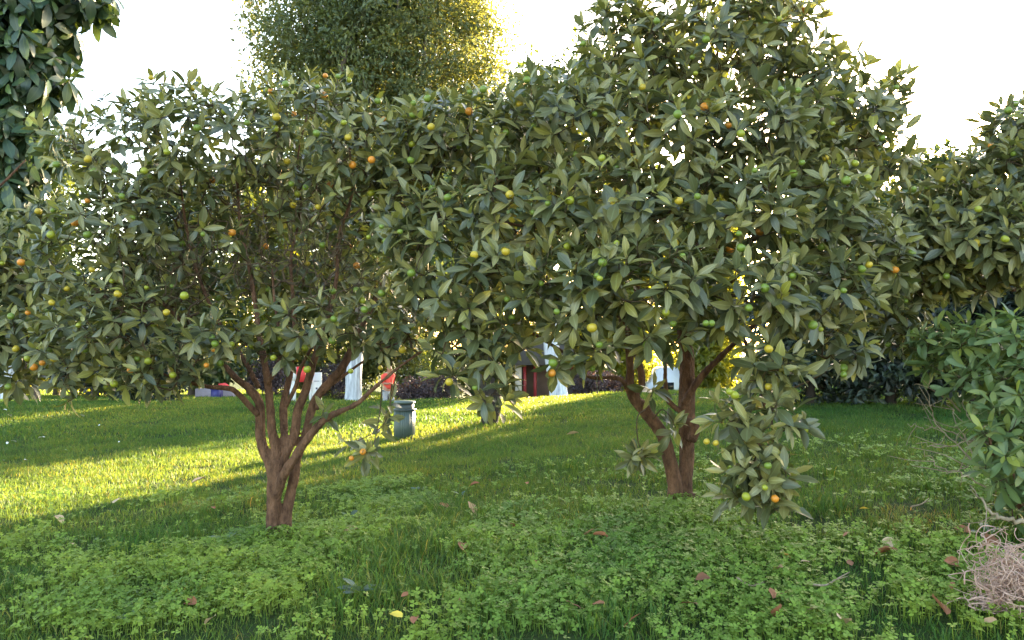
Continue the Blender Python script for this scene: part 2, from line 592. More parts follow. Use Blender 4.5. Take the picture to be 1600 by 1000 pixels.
def sample_tips(lobes, n, gap, inner=0.55, hollow=0.5):
    """tips spread through the outer shell of a union of ellipsoids; lobes: (px,py,d,rx,ry,rz[,weight])"""
    C = np.array([unproject(*l[:3]) for l in lobes])
    Rr = np.array([l[3:6] for l in lobes], float)
    w = np.array([(l[3] * l[5] + l[3] * l[4] + l[4] * l[5]) * (l[6] if len(l) > 6 else 1.0) for l in lobes])
    w /= w.sum()
    P, A = [], []
    grid = {}
    tries = 0
    while len(P) < n and tries < n * 60:
        tries += 1
        k = rng.choice(len(C), p=w)
        u = norm(rng.normal(size=3))
        r = inner + (1.05 - inner) * rng.random() ** 0.6
        p = C[k] + u * Rr[k] * r
        q = np.linalg.norm((p - C) / Rr, axis=1)
        if (q < hollow).any(): continue
        if p[2] < H(p[0], p[1]) + 0.06: continue
        c = tuple((p // gap).astype(int))
        ok = True
        for i in (-1, 0, 1):
            for j in (-1, 0, 1):
                for m in (-1, 0, 1):
                    for o in grid.get((c[0] + i, c[1] + j, c[2] + m), ()):
                        if np.sum((o - p) ** 2) < gap * gap: ok = False
        if not ok: continue
        grid.setdefault(c, []).append(p)
        a = norm(norm(u / Rr[k]) * 0.75 + np.array([0, -0.12, 0.55]) + rng.normal(size=3) * 0.32)
        P.append(p)
        A.append(a)
    return np.array(P), np.array(A)


def rosettes(P, A, lo, hi, size, spread=(0.15, 1.25), droop=0.25, span=0.05):
    """leaves set spirally round each twig end"""
    pos, dr, nm, sz, age = [], [], [], [], []
    for p, a in zip(P, A):
        n = rng.integers(lo, hi + 1)
        ref = np.array([0.3, 0.5, 0.8])
        x = norm(np.cross(a, ref))
        y = np.cross(a, x)
        ph = rng.random() * 6.28
        for i in range(n):
            f = i / max(1, n - 1)                       # 0 = tip, 1 = oldest
            ang = ph + i * 2.399 + rng.normal() * 0.2
            el = (1 - f) * spread[1] + f * spread[0] + rng.normal() * 0.22   # elevation above the rosette's plane
            rad = math.cos(ang) * x + math.sin(ang) * y
            d = math.cos(el) * rad + math.sin(el) * a
            d = norm(d + np.array([0, 0, -droop * (0.3 + f) * (0.5 + rng.random())]))
            up = norm(a * math.cos(el) - rad * math.sin(el) * 0.6 + np.array([0, 0, 0.35]) + rng.normal(size=3) * 0.2)
            pos.append(p - a * span * f * (0.6 + rng.random()) + d * 0.008)
            dr.append(d)
            age.append(f)
            nm.append(up)
            sz.append(size * (0.62 + 0.38 * min(1, 0.3 + f * 1.4)) * (0.78 + 0.44 * rng.random()))
    return np.array(pos), np.array(dr), np.array(nm), np.array(sz), np.array(age)


def grow(limbs, P, A, seg=0.08, back=0.06, exp=2.35, r_tip=0.0016, rmax=0.03):
    """join every twig end to the nearest wood grown so far; returns tubes as a builder"""
    L = np.vstack([l[:, :3] for l in limbs])
    cap = 60000
    N = np.zeros((cap, 3))
    par = np.full(cap, -1)
    n = len(L)
    N[:n] = L
    q = P - A * back
    d0 = np.array([np.min(np.sum((L - x) ** 2, 1)) for x in q])
    tips = []
    for i in np.argsort(d0):
        t = q[i]
        dd = np.linalg.norm(N[:n] - t, axis=1)
        cost = dd + 0.35 * np.maximum(0, N[:n, 2] - t[2] + 0.03)
        j = int(np.argmin(cost))
        m = max(1, int(math.ceil(dd[j] / seg)))
        start, prev = N[j].copy(), j
        bend = rng.normal(size=3) * 0.06 * dd[j] + np.array([0, 0, -0.10 * dd[j]])
        for k in range(1, m + 1):
            f = k / m
            p = start * (1 - f) + t * f + bend * math.sin(math.pi * f) + (rng.normal(size=3) * 0.006 if k < m else 0)
            N[n], par[n] = p, prev
            prev = n
            n += 1
        N[n], par[n] = P[i], prev
        tips.append(n)
        n += 1
    load = np.zeros(n)
    load[tips] = r_tip ** exp
    for i in range(n - 1, len(L) - 1, -1):
        if par[i] >= 0: load[par[i]] += load[i]
    rad = np.minimum(np.maximum(load, 1e-12) ** (1 / exp), rmax)
    b = MB()
    idx = np.arange(len(L), n)
    a0, a1 = N[par[idx]], N[idx]
    r1 = rad[idx]
    r0 = np.where(par[idx] >= len(L), rad[par[idx]], r1)
    T = norm(a1 - a0)
    X = norm(np.cross(T, np.array([0.31, 0.17, 0.93])))
    Y = np.cross(T, X)
    sides = 5
    ang = np.linspace(0, 2 * math.pi, sides, endpoint=False)
    ring = np.cos(ang)[None, :, None] * X[:, None] + np.sin(ang)[None, :, None] * Y[:, None]
    V = np.concatenate([(a0 - T * r0[:, None] * 0.3)[:, None] + ring * r0[:, None, None], a1[:, None] + ring * r1[:, None, None]], 1)
    k = np.arange(sides)
    kk = (k + 1) % sides
    fq = np.stack([k, kk, sides + kk, sides + k], 1)
    f = (fq[None] + (np.arange(len(idx)) * 2 * sides)[:, None, None]).reshape(-1, 4)
    b.add(V.reshape(-1, 3), [f])
    return b


def remeshed(b, name, mat, voxel=0.007, smooth=6):
    """fuse overlapping stems into one skin"""
    me = b.mesh('tmp', None)
    o = bpy.data.objects.new('tmp', me)
    col.objects.link(o)
    r = o.modifiers.new('r', 'REMESH')
    r.mode = 'VOXEL'
    r.voxel_size = voxel
    s = o.modifiers.new('s', 'SMOOTH')
    s.iterations = smooth
    s.factor = 0.5
    dg = bpy.context.evaluated_depsgraph_get()
    out = bpy.data.meshes.new_from_object(o.evaluated_get(dg))
    bpy.data.objects.remove(o)
    out.name = name
    out.materials.clear()
    out.materials.append(mat)
    out.polygons.foreach_set('use_smooth', np.ones(len(out.polygons), bool))
    for v, nv in zip(out.vertices, [x.normal.copy() for x in out.vertices]):
        c = v.co
        q = Vector((c.x * 26, c.y * 26, c.z * 9))
        v.co = c + nv * (0.0045 * mnoise.noise(q) + 0.003 * mnoise.noise(q * 2.7) + 0.006 * max(0, mnoise.noise(c * 9) - 0.35))
    return out


def stem_path(pts, d, dd=0.0, wpx=None):
    """pts: (px,py,width_px[,extra depth]) -> rows x,y,z,r"""
    rows = []
    for i, p in enumerate(pts):
        dep = d + dd * i / max(1, len(pts) - 1) + (p[3] if len(p) > 3 else 0)
        q = unproject(p[0], p[1], dep)
        rows.append([*q, p[2] * 0.5 * dep / F])
    return smooth_path(rows, 6)


FRUIT_KINDS = ['fruit_green', 'fruit_lime', 'fruit_yellow', 'fruit_orange']


def fruit_mesh(mat):
    bm = bmesh.new()
    bmesh.ops.create_uvsphere(bm, u_segments=12, v_segments=8, radius=0.5)
    for v in bm.verts:
        v.co.z *= 0.93
        if v.co.z > 0.40: v.co.z -= 0.05
    for f in bm.faces: f.smooth = True
    me = bpy.data.meshes.new('fruit')
    bm.to_mesh(me)
    bm.free()
    me.materials.append(mat)
    return me


FRUIT = {k: fruit_mesh(M[k]) for k in FRUIT_KINDS}
NEAR = []      # leaf sets of the near plants, collected so that the leaves showing largest become parts


class Plant: pass


def near_plant(name, label, cat, base, lobes, n_tips, gap, leaf, tmpl, tints, mat, stems, limbs, per=(6, 9), fruits=0, fruit_w=(0.55, 0.22, 0.13, 0.10),
               sprigs=(), group=None, spread=(0.1, 1.2), droop=0.25, weights=None, hollow=0.5, inner=0.55, fruit_size=0.036, n_parts=300, fruit_at=(), thin=(), bare=None):
    """tree or shrub built twig by twig.  stems/limbs: lists of rows x,y,z,r"""
    pl = Plant()
    root = empty(name, base)
    tag(root, label, cat, group)
    base = np.asarray(base, float)
    if stems:
        b = MB()
        for k, s in enumerate(stems): b.tube(s[:, :3] - base, s[:, 3], 12, True, 0.10, k)
        link('trunk', remeshed(b, 'trunk', M['bark']), root)
    for k, l in enumerate(limbs):
        MB().tube(l[:, :3] - base, l[:, 3], 9, True, 0.10, 50 + k).build('limb', M['bark'], root, True)
    P, A = sample_tips(lobes, n_tips, gap, inner, hollow)
    for (x0, y0, x1, y1, dmax, frac) in thin:          # airy places in the crown
        tx, ty, td = project(P)
        k = (tx > x0) & (tx < x1) & (ty > y0) & (ty < y1) & (P[:, 1] < dmax) & (rng.random(len(P)) < frac)
        P, A = P[~k], A[~k]
    wood = [s[len(s) // 2:] for s in stems] + list(limbs)
    if bare:
        Pb, Ab = sample_tips(bare[0], bare[1], 0.03, 0.3, 0.0)
        tw = grow(wood, np.vstack([P, Pb]), np.vstack([A, norm(Ab + np.array([0, 0, 0.5]))]))
    else: tw = grow(wood, P, A)
    P2, A2 = list(P), list(A)
    for sp in sprigs:                                  # hanging shoots: polyline of (px,py,d), leaves at the end
        rows = np.array([unproject(*q) for q in sp['pts']])
        path = smooth_path(rows, 5)
        tw.tube(path, np.linspace(0.004, 0.002, len(path)), 5)
        for f, dirn in sp['tips']:
            P2.append(path[int(f * (len(path) - 1))])
            A2.append(norm(np.array(dirn, float)))
    P2, A2 = np.array(P2), np.array(A2)
    o = tw.build('twigs', M['twig'], root, True)
    o.data.vertices.foreach_set('co', (np.vstack(tw.V) - base).astype(np.float32).ravel())
    tag(o, kind='stuff')
    pos, dr, nm, sz, age = rosettes(P2, A2, per[0], per[1], leaf, spread, droop)
    lum = tints @ np.array([0.3, 0.6, 0.1])            # old leaves darker than young, which also paints shaded gaps between light rosettes
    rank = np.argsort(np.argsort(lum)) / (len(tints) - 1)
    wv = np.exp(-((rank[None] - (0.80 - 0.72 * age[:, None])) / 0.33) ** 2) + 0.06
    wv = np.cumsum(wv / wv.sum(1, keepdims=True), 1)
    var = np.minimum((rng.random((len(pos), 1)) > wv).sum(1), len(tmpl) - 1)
    pl.root, pl.base, pl.mat, pl.tmpl, pl.tints, pl.n_parts = root, base, mat, tmpl, tints, n_parts
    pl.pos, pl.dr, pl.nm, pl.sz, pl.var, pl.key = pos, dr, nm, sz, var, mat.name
    NEAR.append(pl)
    # fruit at the twig ends
    spots = []
    if fruits:
        tx, ty, td = project(P)
        best = {}
        for i in range(len(P)):
            c = (int(tx[i] // 24), int(ty[i] // 24))
            if c not in best or td[i] < td[best[c]]: best[c] = i
        wt = np.full(len(P), 0.08)
        wt[list(best.values())] = 1.0
        pick = rng.choice(len(P), min(len(P), fruits), replace=False, p=wt / wt.sum())
        for i in pick: spots.append((P[i] + A[i] * 0.02 + np.array([0, -0.03, -0.016]) + rng.normal(size=3) * 0.012, None))
    for (px, py, d, kind) in fruit_at: spots.append((unproject(px, py, d), kind))
    fw = np.array(fruit_w) / np.sum(fruit_w)
    for p, kind in spots:
        kd = kind or FRUIT_KINDS[rng.choice(4, p=fw)]
        f = link('fruit', FRUIT[kd], root, p - base)
        s = fruit_size * (0.72 + 0.5 * rng.random())
        f.scale = (s, s, s)
        f.rotation_euler = (rng.normal() * 0.5, rng.normal() * 0.5, rng.random() * 6)
    return pl


def finish_near_plants():
    """the leaves that show largest become single leaf parts, the rest one crown per plant"""
    cell = 4.0
    W_, H_ = int(1600 / cell), int(1000 / cell)
    zb = np.full((H_, W_), 1e9)
    samples = []
    for pl in NEAR:
        X, Y, Z = frames(pl.dr, pl.nm)
        S = []
        for f, g in ((0.25, 0), (0.5, 0), (0.75, 0), (0.5, 0.12), (0.5, -0.12)):
            q = pl.pos + pl.sz[:, None] * (f * Y + g * X)
            px, py, dep = project(q)
            ix, iy = (px / cell).astype(int), (py / cell).astype(int)
            ok = (ix >= 0) & (ix < W_) & (iy >= 0) & (iy < H_) & (dep > 0.3)
            np.minimum.at(zb, (iy[ok], ix[ok]), dep[ok])
            S.append((ix, iy, dep, ok))
        view = norm(pl.pos - np.array([0, 0, CAM_Z]))
        facing = np.abs(np.sum(view * Z, 1))
        pl.area = pl.sz ** 2 * (0.25 + facing) / S[1][2] ** 2
        samples.append(S)
    for pl, S in zip(NEAR, samples):
        vis = np.zeros(len(pl.pos))
        for ix, iy, dep, ok in S:
            v = np.zeros(len(pl.pos), bool)
            v[ok] = dep[ok] <= zb[iy[ok], ix[ok]] + 0.012
            vis += v
        score = np.where(vis >= 3, pl.area * vis, pl.area * vis * 0.15)
        order = np.argsort(-score)
        chosen = order[:pl.n_parts]
        chosen = chosen[score[chosen] > 0]
        X, Y, Z = frames(pl.dr, pl.nm)
        for i in chosen:
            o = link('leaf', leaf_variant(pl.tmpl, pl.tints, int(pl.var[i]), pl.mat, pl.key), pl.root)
            s = pl.sz[i]
            Mx = Matrix(np.column_stack([X[i], Y[i], Z[i]]).tolist()).to_4x4()
            o.rotation_euler = Mx.to_euler()
            o.scale = (s, s, s)
            o.location = pl.pos[i] - pl.base
        rest = np.ones(len(pl.pos), bool)
        rest[chosen] = False
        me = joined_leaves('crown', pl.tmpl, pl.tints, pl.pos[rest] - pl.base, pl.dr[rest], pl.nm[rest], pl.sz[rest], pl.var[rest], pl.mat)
        tag(link('crown', me, pl.root), kind='stuff')


# ------------------------------------------------------------------ far trees and hedges
def clump_leaves(centers, radii, per, L, W, tints, tw=None, shape=(1, 1, 0.8), droop=0.2):
    """small folded leaves scattered in clumps; 2 quads each"""
    n = len(centers) * per
    c = np.repeat(centers, per, 0)
    r = np.repeat(radii, per)[:, None]
    u = norm(rng.normal(size=(n, 3)))
    rad = rng.random((n, 1)) ** 0.45
    p = c + u * rad * r * np.array(shape)
    d = norm(u * 0.8 + rng.normal(size=(n, 3)) * 0.6 + np.array([0, 0, -droop]))
    nn = norm(np.array([0, 0, 0.8]) + u * 0.5 + rng.normal(size=(n, 3)) * 0.5)
    X, Y, Z = frames(d, nn)
    s = (0.7 + 0.6 * rng.random((n, 1)))
    l, w = L * s, W * s * 0.5
    V = np.stack([p, p + Y * l * 0.5 - X * w + Z * w * 0.4, p + Y * l - Z * l * 0.1, p + Y * l * 0.5 + X * w + Z * w * 0.4], 1)
    f = np.arange(n * 4).reshape(n, 4)
    tris = np.concatenate([f[:, [0, 2, 1]], f[:, [0, 3, 2]]])
    k = rng.choice(len(tints), len(centers), p=tw)
    c = np.repeat(np.asarray(tints)[k], per, 0) * (0.8 + 0.4 * rng.random((n, 1)))
    return V.reshape(-1, 3), tris, np.repeat(c, 4, 0)


def far_tree(name, label, cat, base, lobes, mat, clumps, per, L, W, cr=0.5, trunk_r=0.15, trunk_h=None, lean=(0, 0), wash=0.0, group=None,
             tints=((1, 1, 1), (0.8, 0.88, 0.9), (1.25, 1.18, 0.95), (0.65, 0.75, 0.8)), tw=None, trunk_mat='bark_grey', flare=1.5, limbs=True, droop=0.2, fill=0.5):
    """lobes: (dx,dy,z,rx,ry,rz) in metres from the base"""
    root = empty(name, base)
    tag(root, label, cat, group)
    lb = np.array(lobes, float)
    top = trunk_h or float(lb[:, 2].mean())
    if trunk_r > 0:
        zs = np.array([-0.1, 0.15, 0.6, 1.5, top * 0.6, top]) if top > 2.2 else np.array([-0.1, 0.08, 0.25, top * 0.5, top * 0.8, top])
        zs = np.sort(zs)
        f = np.clip(zs / max(top, 0.1), 0, 1)
        pts = np.stack([lean[0] * f, lean[1] * f, zs], 1) + np.array([0.02, 0.01, 0]) * np.sin(zs * 3)[:, None] * trunk_r * 6
        rr = trunk_r * np.array([flare, 1.0 + (flare - 1) * 0.5, 1.05, 0.95, 0.72, 0.4])
        path = smooth_path(np.column_stack([pts, rr]), 5)
        if wash:
            k = int(np.argmax(path[:, 2] > wash))
            MB().tube(path[:k + 1, :3], path[:k + 1, 3], 14, True, 0.08, 3).build('whitewashed_base', M['whitewash'], root, True)
            MB().tube(path[k:, :3], path[k:, 3] * 0.985, 14, True, 0.08, 3).build('trunk', M[trunk_mat], root, True)
        else:
            MB().tube(path[:, :3], path[:, 3], 12, True, 0.10, 3).build('trunk', M[trunk_mat], root, True)
        if limbs:
            for k, l in enumerate(lb):
                z0 = top * (0.45 + 0.45 * rng.random())
                s = np.array([lean[0] * z0 / top, lean[1] * z0 / top, z0])
                e = l[:3]
                mid = (s + e) / 2 + rng.normal(size=3) * 0.15 * np.linalg.norm(e - s) + np.array([0, 0, -0.1])
                path = smooth_path(np.array([[*s, trunk_r * 0.5], [*mid, trunk_r * 0.32], [*e, trunk_r * 0.12]]), 5)
                MB().tube(path[:, :3], path[:, 3], 7, True, 0.1, k).build('limb', M[trunk_mat], root, True)
    w = lb[:, 3] * lb[:, 5] + lb[:, 4] * lb[:, 5] + lb[:, 3] * lb[:, 4]
    k = rng.choice(len(lb), clumps, p=w / w.sum())
    u = norm(rng.normal(size=(clumps, 3)))
    rad = fill + (1.0 - fill) * rng.random((clumps, 1)) ** 0.5
    C = lb[k, :3] + u * rad * lb[k, 3:6]
    C[:, 2] = np.maximum(C[:, 2], 0.12)
    V, F_, T = clump_leaves(C, cr * (0.6 + 0.7 * rng.random(clumps)), per, L, W, tints, tw, droop=droop)
    V[:, 2] = np.maximum(V[:, 2], 0.02)
    tag(link('crown', np_mesh('crown', V, [F_], mat, False, {'tint': T}), root), kind='stuff')
    return root


def dome(n, rx, ry, z0, z1, r, seed=0, squash=0.85):
    """lobes spread over an egg-shaped crown"""
    g = np.random.default_rng(seed)
    out = []
    for i in range(n):
        f = (i + 0.5) / n
        z = z0 + (z1 - z0) * f
        prof = math.sin(math.pi * (0.22 + 0.72 * f)) ** 0.8
        a = i * 2.399
        rr = 0.68 * (0.4 + 0.6 * g.random())
        out.append((math.cos(a) * rx * rr * prof, math.sin(a) * ry * rr * prof, z, r * (0.8 + 0.5 * g.random()), r * (0.8 + 0.5 * g.random()), r * squash * (0.8 + 0.4 * g.random())))
    return out

# ------------------------------------------------------------------ the citrus trees
# multi-stemmed tree: fused lower stems as seen in the photograph
dL = 4.5
baseL = ground_hit(432, 842)
dL = baseL[1]
L_st = [
    stem_path([(426, 858, 44), (428, 838, 28), (427, 800, 23), (429, 765, 24), (431, 738, 26), (430, 720, 24)], dL),
    stem_path([(427, 745, 18), (421, 723, 17), (408, 689, 16), (406, 652, 15), (404, 627, 14), (388, 606, 12), (368, 590, 10), (340, 560, 8)], dL, 0.05),
    stem_path([(431, 740, 17), (430, 702, 16), (424, 668, 14), (422, 634, 13), (418, 596, 12), (412, 560, 11), (405, 520, 9), (398, 470, 7)], dL, -0.03),
    stem_path([(434, 735, 14), (440, 712, 14), (444, 686, 13), (443, 652, 13), (443, 627, 12), (452, 592, 11), (456, 560, 10), (460, 520, 8), (458, 470, 6)], dL, 0.12),
    stem_path([(436, 738, 14), (441, 720, 14), (452, 699, 14), (461, 674, 14), (466, 640, 14), (478, 609, 13), (486, 578, 12), (496, 545, 10), (510, 500, 8)], dL, 0.05),
    stem_path([(428, 790, 16), (437, 760, 15), (445, 740, 15), (456, 722, 14), (473, 696, 13), (492, 671, 12), (517, 650, 10), (557, 631, 8), (585, 606, 7), (622, 575, 6), (660, 548, 4)], dL, -0.35),
    stem_path([(446, 856, 34), (446, 832, 20), (449, 800, 16), (455, 765, 15), (461, 740, 15), (464, 717, 14), (476, 684, 13), (485, 648, 13), (494, 622, 13), (516, 596, 13), (537, 571, 13), (548, 548, 11), (562, 515, 8)], dL, 0.1),
]
L_li = [
    stem_path([(403, 648, 9), (388, 632, 9), (372, 615, 8), (358, 607, 8), (318, 603, 6), (270, 590, 4), (235, 575, 3)], dL, -0.25),
    stem_path([(340, 562, 8), (300, 520, 7), (250, 470, 5), (190, 420, 3)], dL + 0.05, -0.1),
    stem_path([(404, 606, 8), (380, 560, 7), (340, 500, 6), (310, 430, 5), (290, 350, 4), (280, 260, 2)], dL, 0.1),
    stem_path([(398, 472, 7), (390, 420, 6), (375, 350, 5), (370, 270, 3), (360, 200, 2)], dL - 0.03, 0.0),
    stem_path([(458, 472, 6), (455, 400, 5), (470, 330, 4), (465, 250, 3), (480, 180, 2)], dL + 0.12, 0.1),
    stem_path([(510, 502, 8), (525, 440, 6), (530, 370, 5), (550, 300, 4), (545, 220, 2)], dL + 0.05, 0.1),
    stem_path([(562, 517, 8), (590, 460, 6), (610, 390, 4), (630, 330, 3)], dL + 0.1, 0.1),
    stem_path([(418, 598, 8), (432, 575, 7), (440, 540, 6), (430, 480, 4), (425, 420, 3)], dL - 0.05, -0.1),
    stem_path([(444, 640, 7), (462, 604, 7), (470, 575, 6), (490, 540, 5), (530, 490, 3)], dL + 0.06, -0.15),
    stem_path([(495, 640, 6), (500, 612, 6), (520, 600, 5), (560, 570, 4), (600, 545, 3), (640, 530, 2)], dL, 0.2),
]
L_lobes = [
    (330, 215, 4.5, 0.50, 0.55, 0.30), (200, 240, 4.6, 0.36, 0.45, 0.30), (480, 215, 4.5, 0.42, 0.5, 0.34), (575, 235, 4.5, 0.30, 0.4, 0.26),
    (260, 340, 4.5, 0.42, 0.55, 0.30), (150, 400, 4.5, 0.36, 0.45, 0.34), (410, 350, 4.7, 0.45, 0.5, 0.32, 0.55), (560, 360, 4.6, 0.36, 0.5, 0.36, 0.8),
    (215, 500, 4.3, 0.40, 0.40, 0.24), (120, 520, 4.4, 0.26, 0.3, 0.24), (130, 575, 4.35, 0.22, 0.2, 0.12), (250, 575, 4.2, 0.24, 0.2, 0.12),
    (330, 520, 4.1, 0.24, 0.2, 0.16), (430, 545, 4.2, 0.14, 0.14, 0.10), (500, 500, 4.2, 0.30, 0.25, 0.16), (600, 510, 4.2, 0.26, 0.25, 0.16),
    (330, 390, 5.05, 0.50, 0.25, 0.36), (470, 390, 5.05, 0.45, 0.25, 0.36), (240, 430, 5.0, 0.4, 0.25, 0.3), (560, 450, 5.0, 0.3, 0.25, 0.25),
    (480, 160, 4.5, 0.10, 0.1, 0.16), (560, 165, 4.5, 0.12, 0.1, 0.16), (220, 180, 4.6, 0.1, 0.1, 0.14), (310, 165, 4.6, 0.14, 0.1, 0.12), (100, 215, 4.7, 0.14, 0.15, 0.12), (400, 180, 4.6, 0.2, 0.2, 0.14),
]
dS = dL - 0.25
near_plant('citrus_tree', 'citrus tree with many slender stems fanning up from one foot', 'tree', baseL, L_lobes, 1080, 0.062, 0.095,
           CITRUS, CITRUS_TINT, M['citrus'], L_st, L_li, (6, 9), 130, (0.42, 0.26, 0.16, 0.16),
           thin=[(265, 285, 590, 500, 4.75, 0.62)], bare=([(330, 400, 4.4, 0.4, 0.35, 0.28), (480, 400, 4.4, 0.35, 0.35, 0.3), (240, 450, 4.4, 0.3, 0.3, 0.2), (420, 300, 4.5, 0.4, 0.3, 0.2)], 420),
           sprigs=[dict(pts=[(597, 600, dS), (594, 640, dS), (585, 690, dS - 0.1), (572, 708, dS - 0.15)], tips=[(1.0, (0.1, -0.7, 0.5)), (0.96, (-0.5, -0.6, 0.2)), (0.98, (0.6, -0.5, 0.3))]),
                   dict(pts=[(612, 600, dS), (608, 640, dS), (595, 668, dS - 0.05), (560, 688, dS - 0.1), (538, 690, dS - 0.1)], tips=[(1.0, (-0.8, -0.3, 0.5)), (0.45, (0.4, -0.5, 0.6))]),
                   dict(pts=[(620, 580, dS), (612, 620, dS), (606, 650, dS)], tips=[(1.0, (0.3, -0.5, 0.4)), (0.6, (0.5, -0.4, 0.6))]),
                   dict(pts=[(486, 672, dL - 0.1), (500, 655, dL - 0.15), (506, 640, dL - 0.2)], tips=[(1.0, (0.0, -0.6, 0.7))]),
                   dict(pts=[(140, 590, 4.4), (125, 615, 4.4), (106, 628, 4.35)], tips=[(1.0, (-0.3, -0.5, -0.5))])],
           fruit_at=[(549, 716, dS - 0.2, 'fruit_orange'), (567, 706, dS - 0.2, 'fruit_orange'), (548, 580, 4.2, 'fruit_lime'), (427, 559, 4.1, 'fruit_lime'), (480, 577, 4.1, 'fruit_lime'),
                     (519, 532, 4.1, 'fruit_green'), (534, 508, 4.1, 'fruit_yellow'), (260, 488, 4.0, 'fruit_yellow'), (288, 462, 4.0, 'fruit_lime'), (66, 567, 4.2, 'fruit_orange'), (43, 560, 4.2, 'fruit_lime'), (270, 586, 4.1, 'fruit_lime'),
                     (362, 538, 4.0, 'fruit_lime'), (334, 546, 4.0, 'fruit_orange'), (424, 143, 4.3, 'fruit_orange'), (508, 118, 4.4, 'fruit_orange'), (459, 178, 4.2, 'fruit_orange')])

# two-stemmed tree
baseR = ground_hit(1062, 795)
dR = baseR[1]
R_st = [
    stem_path([(1052, 808, 50), (1056, 790, 33), (1055, 762, 24), (1046, 718, 21), (1037, 684, 20), (1016, 652, 20), (993, 624, 18), (984, 604, 15), (985, 575, 12), (980, 538, 11), (972, 495, 9)], dR, -0.1),
    stem_path([(1078, 808, 40), (1071, 786, 27), (1071, 752, 23), (1073, 701, 23), (1073, 664, 27), (1073, 616, 25), (1073, 565, 24), (1070, 535, 22), (1067, 480, 18), (1080, 420, 14)], dR, 0.08),
    stem_path([(983, 612, 9), (974, 597, 9), (960, 590, 8), (920, 589, 7), (900, 570, 6), (878, 548, 5)], dR - 0.08, -0.25),
    stem_path([(990, 618, 11), (1003, 600, 11), (997, 560, 11), (986, 528, 10), (990, 480, 8)], dR - 0.05, 0.1),
    stem_path([(1066, 645, 9), (1044, 626, 9), (1040, 596, 8), (1038, 565, 7), (1030, 520, 5)], dR + 0.02, -0.1),
    stem_path([(1070, 630, 13), (1090, 596, 12), (1121, 562, 10), (1160, 525, 8)], dR, -0.15),
    stem_path([(1080, 690, 16), (1086, 672, 17), (1080, 655, 14)], dR - 0.04),
    stem_path([(1076, 790, 20), (1086, 777, 16), (1092, 786, 10)], dR - 0.03),
]
R_li = [
    stem_path([(972, 497, 9), (950, 440, 7), (920, 370, 6), (890, 290, 5), (870, 200, 3)], dR - 0.1, -0.1),
    stem_path([(990, 482, 8), (1000, 410, 7), (985, 330, 6), (970, 240, 5), (960, 140, 3), (965, 60, 2)], dR + 0.05, 0.1),
    stem_path([(1080, 425, 14), (1095, 350, 11), (1085, 270, 9), (1110, 180, 7), (1120, 90, 5), (1130, 10, 3)], dR + 0.08, 0.05),
    stem_path([(1085, 400, 10), (1140, 330, 8), (1190, 250, 6), (1220, 160, 5), (1240, 70, 3)], dR + 0.08, 0.2),
    stem_path([(1160, 528, 8), (1210, 470, 7), (1260, 400, 6), (1310, 320, 5), (1350, 230, 3), (1380, 160, 2)], dR - 0.15, 0.3),
    stem_path([(1075, 470, 9), (1045, 400, 7), (1040, 330, 6), (1050, 260, 4)], dR, -0.5),
    stem_path([(1160, 528, 7), (1180, 560, 6), (1195, 610, 5), (1190, 670, 4), (1180, 730, 3)], dR - 0.2, -0.4),
    stem_path([(880, 550, 5), (830, 520, 5), (780, 500, 4), (740, 500, 3), (730, 560, 2)], dR - 0.3, -0.2),
    stem_path([(925, 385, 6), (860, 360, 5), (800, 350, 4), (740, 330, 3)], dR - 0.1, -0.2),
    stem_path([(1070, 500, 8), (1130, 450, 7), (1170, 420, 5), (1200, 410, 4)], dR, -0.6),
    stem_path([(975, 470, 8), (955, 440, 6), (940, 420, 5), (930, 420, 3)], dR - 0.1, -0.6),
]
